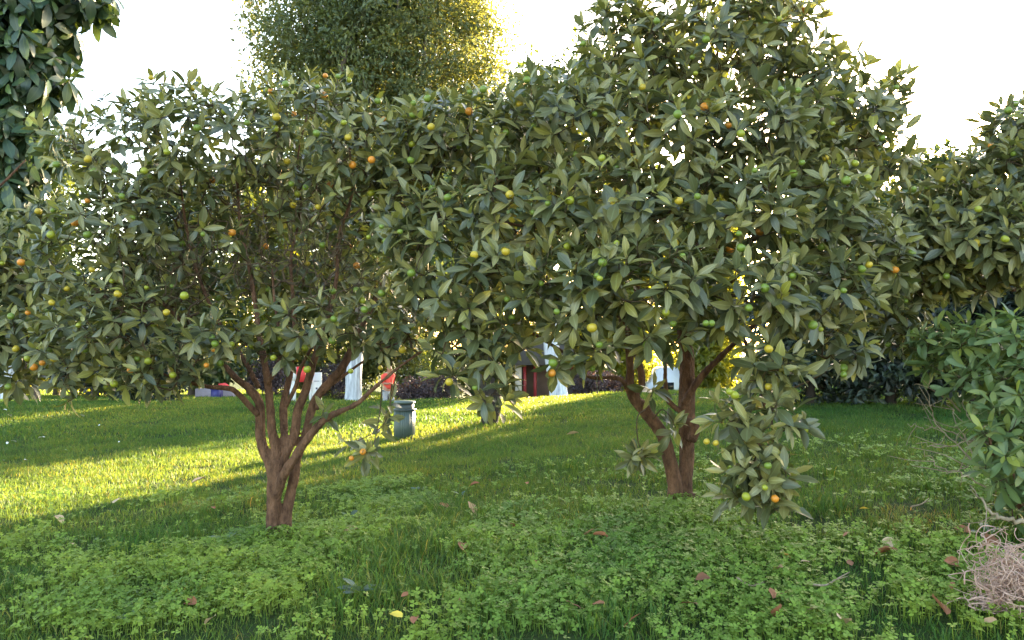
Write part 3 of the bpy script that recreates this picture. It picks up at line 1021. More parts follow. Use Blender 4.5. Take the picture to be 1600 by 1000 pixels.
R_lobes = [
    (1110, 70, 4.35, 0.42, 0.45, 0.30), (985, 85, 4.3, 0.30, 0.35, 0.26, 0.85), (1225, 70, 4.5, 0.24, 0.35, 0.34, 0.9), (1160, 10, 4.4, 0.35, 0.3, 0.16), (980, 20, 4.4, 0.18, 0.2, 0.14, 0.8),
    (1320, 190, 4.4, 0.22, 0.30, 0.30), (1380, 230, 4.5, 0.16, 0.2, 0.34, 0.8), (1345, 90, 4.5, 0.06, 0.08, 0.14), (1400, 140, 4.5, 0.07, 0.08, 0.14), (1440, 250, 4.5, 0.12, 0.12, 0.10, 0.7),
    (880, 200, 4.2, 0.34, 0.45, 0.28), (770, 215, 4.3, 0.30, 0.40, 0.22), (690, 215, 4.4, 0.26, 0.40, 0.20), (640, 300, 4.4, 0.24, 0.30, 0.26), (820, 320, 4.1, 0.38, 0.45, 0.30), (690, 380, 4.1, 0.30, 0.35, 0.30),
    (1040, 210, 4.0, 0.40, 0.45, 0.28), (1190, 220, 4.1, 0.36, 0.40, 0.28), (960, 330, 3.8, 0.36, 0.35, 0.26), (1110, 340, 3.8, 0.40, 0.38, 0.26), (1260, 330, 4.0, 0.32, 0.35, 0.26),
    (780, 450, 3.8, 0.34, 0.34, 0.22), (900, 440, 3.6, 0.30, 0.30, 0.22), (1020, 440, 3.5, 0.32, 0.28, 0.20), (1150, 450, 3.6, 0.32, 0.30, 0.20), (1270, 450, 3.8, 0.26, 0.30, 0.20), (1350, 400, 4.0, 0.24, 0.26, 0.22),
    (720, 530, 3.75, 0.16, 0.18, 0.14), (790, 545, 3.7, 0.17, 0.18, 0.15), (770, 610, 3.65, 0.12, 0.12, 0.07), (700, 585, 3.75, 0.07, 0.08, 0.06), (935, 545, 3.6, 0.14, 0.14, 0.09), (1030, 520, 3.5, 0.16, 0.14, 0.07),
    (1200, 560, 3.55, 0.16, 0.16, 0.12), (1310, 530, 3.8, 0.16, 0.16, 0.14), (1185, 650, 3.5, 0.18, 0.14, 0.14, 2.2), (1185, 735, 3.48, 0.15, 0.12, 0.14, 2.4), (1130, 650, 3.5, 0.07, 0.07, 0.08, 1.5), (1215, 785, 3.45, 0.07, 0.06, 0.05, 2.0), (1150, 775, 3.45, 0.06, 0.06, 0.04, 2.0), (1240, 650, 3.5, 0.07, 0.07, 0.1, 1.6),
    (1000, 130, 4.2, 0.3, 0.3, 0.2), (1260, 150, 4.3, 0.24, 0.3, 0.2), (865, 110, 4.3, 0.14, 0.15, 0.12, 0.7),
]
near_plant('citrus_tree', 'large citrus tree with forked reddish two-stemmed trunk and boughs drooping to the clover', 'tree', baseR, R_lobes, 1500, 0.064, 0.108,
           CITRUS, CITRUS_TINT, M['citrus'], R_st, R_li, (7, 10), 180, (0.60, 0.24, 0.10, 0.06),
           sprigs=[dict(pts=[(1008, 640, dR - 0.15), (996, 652, dR - 0.25), (997, 690, dR - 0.3), (1008, 715, dR - 0.35), (985, 715, dR - 0.35)],
                        tips=[(1.0, (-0.3, -0.6, 0.3)), (0.97, (-0.5, -0.6, -0.1)), (0.7, (0.7, -0.4, -0.3)), (0.66, (0.5, -0.5, 0.3))]),
                   dict(pts=[(1020, 655, dR - 0.15), (1035, 640, dR - 0.2), (1050, 655, dR - 0.25), (1055, 672, dR - 0.25)], tips=[(1.0, (0.1, -0.8, 0.2)), (0.8, (0.5, -0.5, 0.4))]),
                   dict(pts=[(1008, 636, dR - 0.15), (1018, 618, dR - 0.2), (1022, 604, dR - 0.2)], tips=[(1.0, (0.2, -0.4, 0.8)), (0.8, (0.3, -0.7, 0.1))]),
                   dict(pts=[(905, 560, 3.7), (880, 560, 3.6), (868, 580, 3.55)], tips=[(0.6, (-0.3, -0.6, 0.3)), (1.0, (0.2, -0.6, -0.5))])],
           fruit_at=[(1104, 690, 3.4, 'fruit_yellow'), (1118, 692, 3.4, 'fruit_yellow'), (1166, 776, 3.35, 'fruit_lime'), (1211, 779, 3.35, 'fruit_orange'), (1201, 545, 3.35, 'fruit_yellow'), (1103, 505, 3.2, 'fruit_green'), (1112, 505, 3.2, 'fruit_green'),
                     (862, 583, 3.5, 'fruit_orange'), (864, 567, 3.5, 'fruit_green'), (702, 597, 3.6, 'fruit_yellow'), (1170, 481, 3.3, 'fruit_green'), (1195, 450, 3.3, 'fruit_green'), (1270, 508, 3.5, 'fruit_green'), (1318, 585, 3.6, 'fruit_green'),
                     (963, 380, 3.4, 'fruit_lime'), (937, 435, 3.25, 'fruit_lime'), (925, 512, 3.3, 'fruit_yellow'), (870, 487, 3.3, 'fruit_green'), (1158, 387, 3.4, 'fruit_green'), (733, 174, 4.1, 'fruit_orange'), (812, 162, 4.0, 'fruit_yellow'), (1290, 247, 3.9, 'fruit_yellow'), (1140, 612, 3.35, 'fruit_lime'), (1148, 617, 3.35, 'fruit_lime')])

# citrus tree whose foot stands beside the azalea, its crown reaching in
dE = 4.3
baseE = on_ground(1720, 4.6)
E_st = [stem_path([(1720, 840, 40), (1712, 700, 32), (1700, 600, 28), (1690, 520, 22), (1680, 440, 16)], 4.6, -0.1)]
E_li = [stem_path([(1690, 520, 18), (1640, 460, 12), (1580, 420, 8), (1500, 400, 5), (1440, 380, 3)], 4.5, 0.1),
        stem_path([(1682, 445, 16), (1640, 380, 11), (1590, 310, 7), (1560, 240, 4), (1590, 160, 2)], 4.5, 0.0),
        stem_path([(1690, 500, 12), (1620, 460, 9), (1550, 450, 6), (1480, 450, 4)], 4.5, -0.2)]
E_lobes = [(1590, 210, 4.3, 0.16, 0.25, 0.22), (1560, 290, 4.2, 0.26, 0.3, 0.22), (1620, 300, 4.3, 0.3, 0.3, 0.3), (1480, 330, 4.2, 0.24, 0.25, 0.16), (1430, 345, 4.2, 0.18, 0.2, 0.16),
           (1540, 370, 4.1, 0.3, 0.3, 0.18), (1440, 420, 4.3, 0.2, 0.25, 0.16), (1600, 400, 4.1, 0.24, 0.25, 0.16), (1500, 430, 4.3, 0.2, 0.25, 0.12), (1400, 440, 4.4, 0.18, 0.22, 0.2), (1410, 520, 4.4, 0.12, 0.15, 0.12), (1385, 480, 4.4, 0.15, 0.2, 0.14), (1520, 270, 4.3, 0.1, 0.1, 0.1)]
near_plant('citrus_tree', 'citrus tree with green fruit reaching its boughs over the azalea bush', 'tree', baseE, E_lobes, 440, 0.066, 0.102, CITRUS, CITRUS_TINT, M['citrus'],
           E_st, E_li, (7, 10), 44, (0.62, 0.24, 0.12, 0.02), fruit_at=[(1526, 380, 3.9, 'fruit_yellow'), (1584, 240, 4.0, 'fruit_green'), (1363, 305, 3.9, 'fruit_lime'), (1428, 295, 4.0, 'fruit_green'), (1504, 302, 4.0, 'fruit_yellow')])

# citrus tree at the other side, only the ends of its boughs in view
baseW = on_ground(-190, 5.2)
W_st = [stem_path([(-190, 800, 42), (-185, 700, 34), (-170, 600, 28), (-150, 520, 20)], 5.2)]
W_li = [stem_path([(-152, 524, 18), (-100, 460, 12), (-40, 430, 8), (20, 420, 5), (60, 430, 3)], 5.2, -0.4), stem_path([(-160, 560, 14), (-90, 530, 10), (-20, 520, 7), (40, 530, 4)], 5.2, -0.5),
        stem_path([(-150, 524, 16), (-110, 420, 10), (-60, 340, 7), (0, 290, 4), (40, 250, 2)], 5.2, 0.0)]
W_lobes = [(-20, 400, 5.0, 0.3, 0.35, 0.24), (50, 430, 5.0, 0.22, 0.3, 0.2), (-30, 510, 4.8, 0.3, 0.35, 0.2), (40, 520, 4.7, 0.24, 0.25, 0.18), (70, 345, 5.2, 0.16, 0.2, 0.14), (20, 590, 4.7, 0.12, 0.12, 0.08)]
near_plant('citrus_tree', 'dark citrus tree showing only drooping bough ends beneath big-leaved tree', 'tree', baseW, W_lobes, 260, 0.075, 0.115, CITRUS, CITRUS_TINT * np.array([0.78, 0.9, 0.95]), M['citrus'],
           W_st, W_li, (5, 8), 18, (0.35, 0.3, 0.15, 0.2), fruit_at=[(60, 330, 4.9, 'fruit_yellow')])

# tall tree with big hanging leaves above it
baseB = on_ground(-260, 7.2)
B_st = [stem_path([(-260, 760, 60), (-255, 600, 46), (-240, 400, 40), (-230, 200, 32), (-220, 20, 24)], 7.2)]
B_li = [stem_path([(-230, 210, 24), (-140, 120, 16), (-60, 60, 10), (40, 20, 6), (110, -20, 3)], 7.2, -0.3), stem_path([(-235, 300, 22), (-150, 220, 14), (-70, 170, 9), (20, 150, 5)], 7.2, -0.3),
        stem_path([(-222, 30, 20), (-130, -60, 14), (-40, -90, 9), (60, -70, 5)], 7.2, -0.2)]
B_lobes = [(-30, 60, 6.9, 0.6, 0.6, 0.5), (40, 20, 6.8, 0.5, 0.5, 0.3), (50, 110, 6.8, 0.32, 0.4, 0.32), (10, 200, 6.8, 0.35, 0.4, 0.4), (-60, 180, 6.9, 0.5, 0.5, 0.6), (110, -20, 6.8, 0.35, 0.4, 0.22), (-20, -60, 6.9, 0.7, 0.6, 0.35), (20, 300, 6.8, 0.26, 0.3, 0.34), (-40, 340, 6.8, 0.4, 0.4, 0.4), (50, 230, 6.8, 0.24, 0.3, 0.3), (30, 370, 6.9, 0.2, 0.3, 0.2), (60, 60, 6.7, 0.25, 0.3, 0.3)]
near_plant('broadleaf_tree', 'tall dark tree with big glossy hanging leaves overtopping the dark citrus', 'tree', baseB, B_lobes, 560, 0.11, 0.19, BIGLEAF, BIGLEAF_TINT, M['dark_leaf'],
           B_st, B_li, (6, 9), 0, spread=(-0.5, 0.5), droop=0.9)

# azalea bush
baseA = on_ground(1640, 3.7)
A_st = [stem_path([(1640, 860, 16), (1620, 780, 12), (1600, 700, 9), (1590, 620, 6)], 3.7, 0.0), stem_path([(1645, 860, 14), (1600, 800, 10), (1560, 740, 7), (1545, 680, 4)], 3.65, -0.2),
        stem_path([(1640, 860, 14), (1590, 760, 10), (1540, 640, 7), (1510, 560, 4)], 3.75, 0.35)]
A_lobes = [(1590, 530, 3.8, 0.22, 0.25, 0.12), (1500, 540, 4.0, 0.22, 0.25, 0.13), (1550, 590, 3.8, 0.2, 0.25, 0.13), (1600, 610, 3.6, 0.18, 0.2, 0.16), (1575, 665, 3.5, 0.14, 0.15, 0.09), (1650, 600, 3.6, 0.25, 0.25, 0.22),
           (1590, 720, 3.4, 0.12, 0.12, 0.08), (1560, 740, 3.4, 0.10, 0.1, 0.05, 0.7), (1640, 740, 3.4, 0.2, 0.2, 0.16), (1590, 800, 3.4, 0.08, 0.08, 0.06), (1470, 545, 4.1, 0.12, 0.2, 0.1)]
near_plant('azalea_bush', 'light green azalea bush with whorled leaves and bare twigs at its foot', 'bush', baseA, A_lobes, 165, 0.085, 0.100, AZALEA, AZALEA_TINT, M['azalea'], A_st, [], (9, 13), 0,
           spread=(-0.15, 0.95), droop=0.10)
root_az = NEAR[-1].root
for k, pts in enumerate([[(1530, 700, 3.8), (1480, 672, 3.9), (1440, 668, 4.0), (1418, 662, 4.0)], [(1540, 740, 3.6), (1500, 700, 3.75), (1462, 660, 3.9), (1448, 610, 4.0)], [(1560, 770, 3.5), (1510, 745, 3.6), (1470, 728, 3.7), (1442, 705, 3.75)],
                         [(1570, 700, 3.6), (1520, 690, 3.6), (1470, 700, 3.65), (1430, 690, 3.7)], [(1600, 815, 3.3), (1560, 808, 3.3), (1535, 785, 3.35), (1520, 760, 3.4)], [(1560, 760, 3.5), (1520, 710, 3.7), (1490, 650, 3.9), (1480, 630, 4.0)],
                         [(1590, 640, 3.7), (1540, 610, 3.8), (1510, 585, 3.9), (1490, 565, 4.0)], [(1550, 730, 3.6), (1515, 725, 3.6), (1480, 740, 3.6)], [(1500, 640, 4.0), (1470, 615, 4.0), (1430, 600, 4.05)], [(1570, 720, 3.5), (1540, 690, 3.6), (1515, 660, 3.7), (1505, 625, 3.7)]]):
    rows = np.array([unproject(*q) for q in pts]) - NEAR[-1].base
    p = smooth_path(rows, 6)
    p += rng.normal(size=p.shape) * 0.006
    r0 = 0.011 if k == 4 else 0.0045
    b = MB().tube(p, np.linspace(r0, 0.0016, len(p)), 6)
    for f in (0.4, 0.6, 0.8):
        s = p[int(f * (len(p) - 1))]
        e = s + rng.normal(size=3) * 0.07 + np.array([-0.05, 0, 0.04])
        b.tube(smooth_path(np.array([s, (s + e) / 2 + rng.normal(size=3) * 0.01, e]), 3), np.linspace(0.0026, 0.0011, 7), 5)
    b.build('bare_twig', M['dry_twig'], root_az, True)

finish_near_plants()

# ------------------------------------------------------------------ trees and hedges behind
b = on_ground(765, 10.2)
far_tree('citrus_tree', 'small citrus tree with short stout trunk standing on the sunlit crest', 'tree', b, dome(10, 1.15, 1.0, 1.95, 3.2, 0.5, 3), M['hedge'], 190, 26, 0.13, 0.055, 0.3, 0.13, 1.9, flare=0.8,
         trunk_mat='bark_dark', tints=((1.3, 1.3, 1.1), (1, 1, 1), (1.6, 1.5, 1.2)), droop=0.3)
b = on_ground(548, 24.0)
far_tree('camphor_tree', 'huge camphor tree with pale domed crown and whitewashed trunk foot', 'tree', b, [(a + 1.15, b_, c * 1.0, d_, e, f_) for (a, b_, c, d_, e, f_) in dome(36, 4.9, 4.2, 5.0, 15.2, 1.65, 5)], M['camphor'], 1900, 84, 0.15, 0.068, 0.60, 0.24, 7.5, (0.7, 0.4), wash=2.25, flare=1.45,
         tints=((1, 1, 1), (0.85, 0.92, 0.95), (1.2, 1.12, 0.9), (0.7, 0.8, 0.85), (1.45, 1.2, 0.7)), tw=[0.34, 0.2, 0.26, 0.14, 0.06], trunk_mat='bark_grey')
b = on_ground(874, 19.5)
far_tree('park_tree', 'park tree with whitewashed trunk foot at the end of the sunlit strip', 'tree', b, dome(12, 2.4, 2.2, 4.2, 8.0, 1.2, 8), M['hedge'], 260, 60, 0.18, 0.09, 0.55, 0.19, 4.6, (-0.5, 0.2), wash=2.0, flare=1.7,
         tints=((1.3, 1.3, 1.1), (1, 1, 1), (1.7, 1.6, 1.1)))
b = on_ground(12, 23.0)
far_tree('park_tree', 'lilac shaded whitewashed park tree beside the lone slim sapling', 'tree', b, dome(10, 2.4, 2.2, 3.6, 7.6, 1.2, 9), M['hedge'], 220, 60, 0.18, 0.09, 0.55, 0.2, 4.0, (0.3, 0), wash=2.1, flare=1.4)
b = on_ground(34, 16.5)
far_tree('park_tree', 'small dark-stemmed tree standing in the sunlit far lawn', 'tree', b, dome(8, 1.3, 1.2, 1.7, 3.6, 0.6, 10), M['hedge'], 140, 40, 0.14, 0.07, 0.35, 0.07, 2.0, (0.1, 0), trunk_mat='bark_dark', flare=1.8)
b = on_ground(56, 24.0)
far_tree('sapling', 'slim sapling with thin brown stem in yellow-green leaf', 'tree', b, dome(6, 0.9, 0.8, 1.4, 3.2, 0.5, 12), M['backlit'], 100, 30, 0.16, 0.08, 0.35, 0.06, 2.2, trunk_mat='bark_grey')
b = on_ground(222, 15.2)
far_tree('conifer_bush', 'nearly black bushy shrub with many stems on the far lawn', 'shrub', b, dome(12, 0.75, 0.7, 0.25, 2.0, 0.42, 14), M['shrub_black'], 240, 40, 0.12, 0.05, 0.24, 0.07, 1.2, trunk_mat='bark_dark', flare=1.3)

# shrubs and trees along the far side, each with its own stem and crown
belt = [  # px, d, half width, height, material, name, label
    (-60, 30, 2.2, 5.4, 'hedge', 'park_tree', 'dark round tree behind the lilac whitewashed trunk'),
    (90, 33, 2.4, 4.6, 'backlit', 'shrub', 'yellow-green sunlit shrub behind the slim sapling'),
    (150, 28, 1.5, 3.2, 'shrub_black', 'shrub', 'low dark shrub close behind the yellow-green shrub'),
    (300, 32, 2.8, 9.2, 'hedge', 'park_tree', 'dark tree behind the low lilac wall'),
    (390, 37, 2.8, 10.6, 'backlit', 'park_tree', 'sunlit yellow-green tree seen between the slender citrus stems'),
    (455, 38, 2.6, 9.0, 'camphor', 'park_tree', 'grey-green tree behind the red and white sign'),
    (530, 40, 2.8, 9.5, 'hedge', 'park_tree', 'green tree behind the whitewashed camphor trunk'),
    (610, 38, 2.6, 9.0, 'camphor', 'park_tree', 'grey-green tree behind the walker in the coral shirt'),
    (700, 44, 3.2, 10.0, 'hedge', 'park_tree', 'green tree rising over the white house'),
    (800, 46, 3.0, 9.6, 'camphor', 'park_tree', 'grey-green tree over the red-columned pavilion'),
    (920, 45, 3.0, 9.6, 'hedge', 'park_tree', 'green tree at the far end of the red-columned pavilion'),
]
for k, (px, d, hw, h, mt, nm, lab) in enumerate(belt):
    far_tree(nm, lab, 'tree' if nm == 'park_tree' else 'shrub', on_ground(px, d), dome(9, hw, hw, 0.9, h - 0.5, hw * 0.42, 20 + k), M[mt], 300, 42, 0.26, 0.14, 0.5, 0.12, h * 0.5,
             tints=((1.2, 1.15, 1), (0.9, 0.95, 0.95), (1.5, 1.4, 1.0), (0.7, 0.75, 0.8)))
# grove on the sun's side: it keeps the lawn in shade except for one strip
grove = [  # x, y, half width, height, low lobes, material, label
    (10.95, 27.0, 2.6, 10.4, 'hedge', 'tall dense tree of the grove beyond the two-stemmed citrus'),
    (14.6, 27.6, 2.3, 8.7, 'hedge', 'lower tree in the gap of the grove where the sun stands'),
    (18.6, 27.0, 2.5, 10.5, 'hedge', 'tall dense tree of the grove beyond the boughs over the azalea'),
    (23.0, 25.0, 2.6, 9.5, 'hedge', 'outermost tall tree of the grove past the azalea'),
    (8.5, 35.4, 2.2, 10.4, 'backlit', 'yellow-green backlit tree glowing between the forked citrus stems'),
    (5.0, 37.4, 2.2, 10.0, 'backlit', 'yellow-green backlit tree next to the red-columned pavilion'),
]
for k, (x, y, hw, h, mt, lab) in enumerate(grove):
    far_tree('grove_tree', lab, 'tree', (x, y, float(H(x, y))), dome(16, hw * 0.85, hw, 1.0, h - 0.8, hw * 0.46, 40 + k), M[mt], 430, 44, 0.30, 0.17, 0.55, 0.16, h * 0.55, group=None, flare=1.4,
             tints=((1, 1, 1), (0.85, 0.9, 0.9), (1.25, 1.2, 1.0)), fill=0.25)
# dark hedge bushes to the right of the lawn
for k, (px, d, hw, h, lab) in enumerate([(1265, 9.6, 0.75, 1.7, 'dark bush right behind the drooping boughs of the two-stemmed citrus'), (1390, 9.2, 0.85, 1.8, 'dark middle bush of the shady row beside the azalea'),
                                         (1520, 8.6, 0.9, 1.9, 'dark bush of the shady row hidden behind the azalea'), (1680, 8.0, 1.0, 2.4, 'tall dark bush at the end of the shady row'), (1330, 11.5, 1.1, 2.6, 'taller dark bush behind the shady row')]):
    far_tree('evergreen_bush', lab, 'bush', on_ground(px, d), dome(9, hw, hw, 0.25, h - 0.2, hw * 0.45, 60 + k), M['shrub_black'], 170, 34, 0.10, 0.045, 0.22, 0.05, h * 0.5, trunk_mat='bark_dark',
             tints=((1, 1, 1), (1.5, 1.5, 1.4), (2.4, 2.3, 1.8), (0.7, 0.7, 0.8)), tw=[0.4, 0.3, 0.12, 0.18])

# ------------------------------------------------------------------ grass and clover
def clover_amount(x, y):
    px, py, _ = project(np.stack([x, y, H(x, y)], -1))
    c = np.zeros_like(x)
    for (cx, cy, rx, ry) in ((1000, 900, 330, 110), (1080, 830, 130, 50), (380, 910, 170, 60), (470, 845, 120, 40), (600, 795, 110, 40), (1480, 940, 160, 90), (800, 960, 160, 60), (1230, 960, 180, 60), (180, 950, 150, 50), (760, 850, 60, 40)):
        c = np.maximum(c, 1.25 - np.hypot((px - cx) / rx, (py - cy) / ry))
    c = c + (vnoise(x, y, 0.28, 9) - 0.5) * 1.1 + (vnoise(x, y, 0.09, 19) - 0.5) * 0.7 - 0.12
    return np.clip(c * 1.5, 0.03, 1)


def scatter(y0, y1, dens, margin=0.5):
    n = int((y1 - y0) * (0.66 * (y0 + y1) + 2 * margin) * dens)
    y = np.sqrt(y0 ** 2 + (y1 ** 2 - y0 ** 2) * rng.random(n))
    x = (rng.random(n) * 2 - 1) * (0.66 * y + margin)
    return x, y


def tuft(n, rad, h0, w0, seed, lean0):
    """a patch of separate blades, three faces each"""
    g = np.random.default_rng(seed)
    r = rad * np.sqrt(g.random(n))
    t = g.random(n) * 6.283
    p = np.stack([r * np.cos(t), r * np.sin(t), np.full(n, -0.012)], 1)
    h = h0 * (0.45 + 0.85 * g.random(n))
    w = w0 * (0.7 + 0.6 * g.random(n))
    lean = lean0 * (0.2 + 1.1 * g.random(n))
    a, q = g.random(n) * 6.283, g.random(n) * 6.283
    out = np.stack([np.cos(a), np.sin(a), np.zeros(n)], 1)
    side = np.stack([np.cos(q), np.sin(q), np.zeros(n)], 1) * w[:, None] * 0.5
    up = np.array([0, 0, 1.0])
    m1 = p + out * (h * lean * 0.18)[:, None] + up * (h * 0.45)[:, None]
    m2 = p + out * (h * lean * 0.55)[:, None] + up * (h * (0.80 - 0.1 * lean))[:, None]
    tip = p + out * (h * lean * 1.1)[:, None] + up * (h * (1.0 - 0.35 * lean))[:, None]
    V = np.stack([p - side, p + side, m1 + side * 0.95, m1 - side * 0.95, m2 + side * 0.65, m2 - side * 0.65, tip], 1).reshape(-1, 3)
    i = (np.arange(n) * 7)[:, None]
    c = np.ones((n, 3)) * (0.68 + 0.6 * g.random((n, 1)))
    dry = g.random(n) < 0.05
    c[dry] *= np.array([2.4, 1.35, 2.0])
    c[g.random(n) < 0.12] *= np.array([1.5, 1.2, 0.9])
    me = np_mesh('tuft', V, [i + np.array([[0, 1, 2, 3]]), i + np.array([[3, 2, 4, 5]]), i + np.array([[5, 4, 6]])], M['grass'], False, {'tint': np.repeat(c, 7, 0)})
    return bpy.data.objects.new('tuft', me)


def grass_layer(name, label, pts, scl, tints, tufts):
    n = len(pts)
    me = bpy.data.meshes.new(name)
    me.vertices.add(n)
    me.vertices.foreach_set('co', pts.astype(np.float32).ravel())
    for k, ty, v in (('turn', 'FLOAT', rng.random(n) * 6.283), ('size', 'FLOAT', scl), ('pick', 'INT', rng.integers(0, len(tufts), n))):
        at = me.attributes.new(k, ty, 'POINT')
        at.data.foreach_set('value', np.asarray(v, np.float32 if ty == 'FLOAT' else np.int32))
    at = me.attributes.new('patch_tint', 'FLOAT_COLOR', 'POINT')
    at.data.foreach_set('color', np.concatenate([tints, np.ones((n, 1))], 1).astype(np.float32).ravel())
    o = link(name, me)
    me.materials.append(M['grass'])
    ng = bpy.data.node_groups.new(name + '_blades', 'GeometryNodeTree')
    ng.interface.new_socket('Geometry', in_out='INPUT', socket_type='NodeSocketGeometry')
    ng.interface.new_socket('Geometry', in_out='OUTPUT', socket_type='NodeSocketGeometry')
    N, L = ng.nodes, ng.links
    gi, go = N.new('NodeGroupInput'), N.new('NodeGroupOutput')
    iop = N.new('GeometryNodeInstanceOnPoints')
    g2i = N.new('GeometryNodeGeometryToInstance')
    for t in reversed(tufts):
        oi = N.new('GeometryNodeObjectInfo')
        oi.inputs['Object'].default_value = t
        L.new(oi.outputs['Geometry'], g2i.inputs[0])
    def attr(nm, ty):
        a = N.new('GeometryNodeInputNamedAttribute')
        a.data_type = ty
        a.inputs['Name'].default_value = nm
        return a.outputs['Attribute']
    L.new(gi.outputs[0], iop.inputs['Points'])
    L.new(g2i.outputs[0], iop.inputs['Instance'])
    iop.inputs['Pick Instance'].default_value = True
    L.new(attr('pick', 'INT'), iop.inputs['Instance Index'])
    cx = N.new('ShaderNodeCombineXYZ')
    L.new(attr('turn', 'FLOAT'), cx.inputs[2])
    L.new(cx.outputs[0], iop.inputs['Rotation'])
    L.new(attr('size', 'FLOAT'), iop.inputs['Scale'])
    L.new(iop.outputs[0], go.inputs[0])
    md = o.modifiers.new('blades', 'NODES')
    md.node_group = ng
    return tag(o, label, 'grass', kind='stuff')


def make_grass():
    short = [tuft(64, 0.13, 0.046, 0.0030, 300 + i, 0.75) for i in range(5)]
    tall = [tuft(46, 0.10, 0.105, 0.0034, 320 + i, 0.85) for i in range(5)]
    far = [tuft(60, 0.26, 0.055, 0.0085, 340 + i, 0.7) for i in range(4)]
    A = {k: ([], [], []) for k in ('short', 'tall', 'far')}
    for (y0, y1, dens, kind, sc) in ((2.4, 6.0, 125, 'short', 1.0), (6.0, 9.5, 100, 'short', 1.12), (9.5, 15.0, 40, 'far', 0.9), (15.0, 24.0, 26, 'far', 1.1), (24.0, 46.0, 7, 'far', 2.0), (2.4, 7.5, 80, 'tall', 1.0)):
        x, y = scatter(y0, y1, dens)
        if y0 < 7:
            cl = clover_amount(x, y)
            tn = vnoise(x, y, 0.5, 21) + 0.35 * (vnoise(x, y, 0.16, 22) - 0.5)
            for (cx, cy, rr) in ((-0.55, 3.75, 0.35), (-0.75, 3.45, 0.3), (0.35, 3.9, 0.4), (0.6, 3.35, 0.25), (0.1, 4.6, 0.4), (-1.7, 4.0, 0.3), (1.3, 4.3, 0.3), (-0.2, 4.2, 0.3)):
                tn = tn + 0.4 * np.exp(-((x - cx) ** 2 + (y - cy) ** 2) / rr ** 2)
            if kind == 'tall': keep = rng.random(len(x)) < sstep(0.55, 0.95, tn) * sstep(7.5, 5.0, y + 0.9 * np.maximum(0, -x - 1.0)) * (1 - 0.75 * cl)
            else: keep = rng.random(len(x)) > cl * 0.7
            x, y = x[keep], y[keep]
        m = len(x)
        P_ = np.stack([x, y, H(x, y)], 1)
        c = np.ones((m, 3)) * (0.85 + 0.3 * rng.random((m, 1)))
        pn, p2 = vnoise(x, y, 1.1, 31)[:, None], vnoise(x, y, 0.35, 33)[:, None]
        c = c * (1 + (pn - 0.5) * np.array([[0.8, 0.35, 0.3]])) * (1 + (p2 - 0.5) * np.array([[0.5, 0.3, 0.2]]))
        dry = ((np.hypot((x - 2.0) / 0.5, (y - 3.85) / 0.45) + vnoise(x, y, 0.2, 8) < 1.25) | (np.hypot((x + 1.95) / 0.5, (y - 5.5) / 0.3) + vnoise(x, y, 0.2, 7) < 1.25)) & (rng.random(m) < 0.5)
        c[dry] *= np.array([1.9, 1.15, 1.6])
        s = sc * (0.8 + 0.45 * rng.random(m))
        if kind == 'tall': c *= np.array([0.82, 0.95, 1.0])
        for q, v in zip(A[kind], (P_, s, c)): q.append(v)
    for k, lab, tf in (('short', 'short green lawn grass round the citrus trees', short), ('tall', 'longer tufted grass among the clover', tall), ('far', 'lawn grass on the crest and the far slope', far)):
        grass_layer('grass', lab, np.concatenate(A[k][0]), np.concatenate(A[k][1]), np.concatenate(A[k][2]), tf)


def make_clover():
    x, y = scatter(2.5, 6.2, 3600)
    cl = clover_amount(x, y)
    k = rng.random(len(x)) < cl * (0.55 + 0.45 * (y < 4.6))
    x, y = x[k], y[k]
    m = len(x)
    z = H(x, y) + (0.025 + 0.055 * rng.random(m)) * (0.7 + 0.6 * vnoise(x, y, 0.2, 5))
    c = np.stack([x, y, z], 1)
    nrm = norm(np.stack([rng.normal(size=m) * 0.35, rng.normal(size=m) * 0.35 - 0.15, np.ones(m)], 1))
    s = (0.0075 + 0.0075 * rng.random(m))
    ph = rng.random(m) * 6.283
    ux = norm(np.cross(nrm, np.array([0.2, 0.9, 0.1])))
    uy = np.cross(nrm, ux)
    prof = np.array([(0.0, 0.0, 0.0), (0.75, -0.62, 0.16), (1.35, -0.50, 0.12), (1.22, 0.0, -0.04), (1.35, 0.50, 0.12), (0.75, 0.62, 0.16)])
    Vs, Fs, Cs = [], [], []
    tint = np.ones((m, 3)) * (0.78 + 0.5 * rng.random((m, 1)))
    tint *= 1 + (vnoise(x, y, 0.5, 41)[:, None] - 0.5) * np.array([[0.8, 0.5, 0.3]])
    n = 0
    for j in range(3):
        a = ph + j * 2.094
        d = np.cos(a)[:, None] * ux + np.sin(a)[:, None] * uy
        e = np.cross(nrm, d)
        V = c[:, None] + s[:, None, None] * (prof[None, :, :1] * d[:, None] + prof[None, :, 1:2] * e[:, None] + prof[None, :, 2:] * nrm[:, None])
        Vs.append(V.reshape(-1, 3))
        i = (n + np.arange(m) * 6)[:, None]
        Fs += [i + np.array([[0, 1, 2, 3]]), i + np.array([[0, 3, 4, 5]])]
        Cs.append(np.repeat(tint, 6, 0))
        n += m * 6
    # stalks
    g = np.stack([x + rng.normal(size=m) * 0.01, y + rng.normal(size=m) * 0.01, H(x, y)], 1)
    sd = np.stack([np.full(m, 0.0009), np.zeros(m), np.zeros(m)], 1)
    Vs.append(np.stack([g - sd, g + sd, c + sd, c - sd], 1).reshape(-1, 3))
    i = (n + np.arange(m) * 4)[:, None]
    Fs.append(i + np.array([[0, 1, 2, 3]]))
    Cs.append(np.repeat(tint * 0.9, 4, 0))
    me = np_mesh('clover', np.vstack(Vs), [np.vstack(Fs)], M['clover'], False, {'tint': np.vstack(Cs)})
    return tag(link('clover', me), 'bright green clover carpet in front of the citrus trunks', 'clover', kind='stuff')


make_grass()
make_clover()

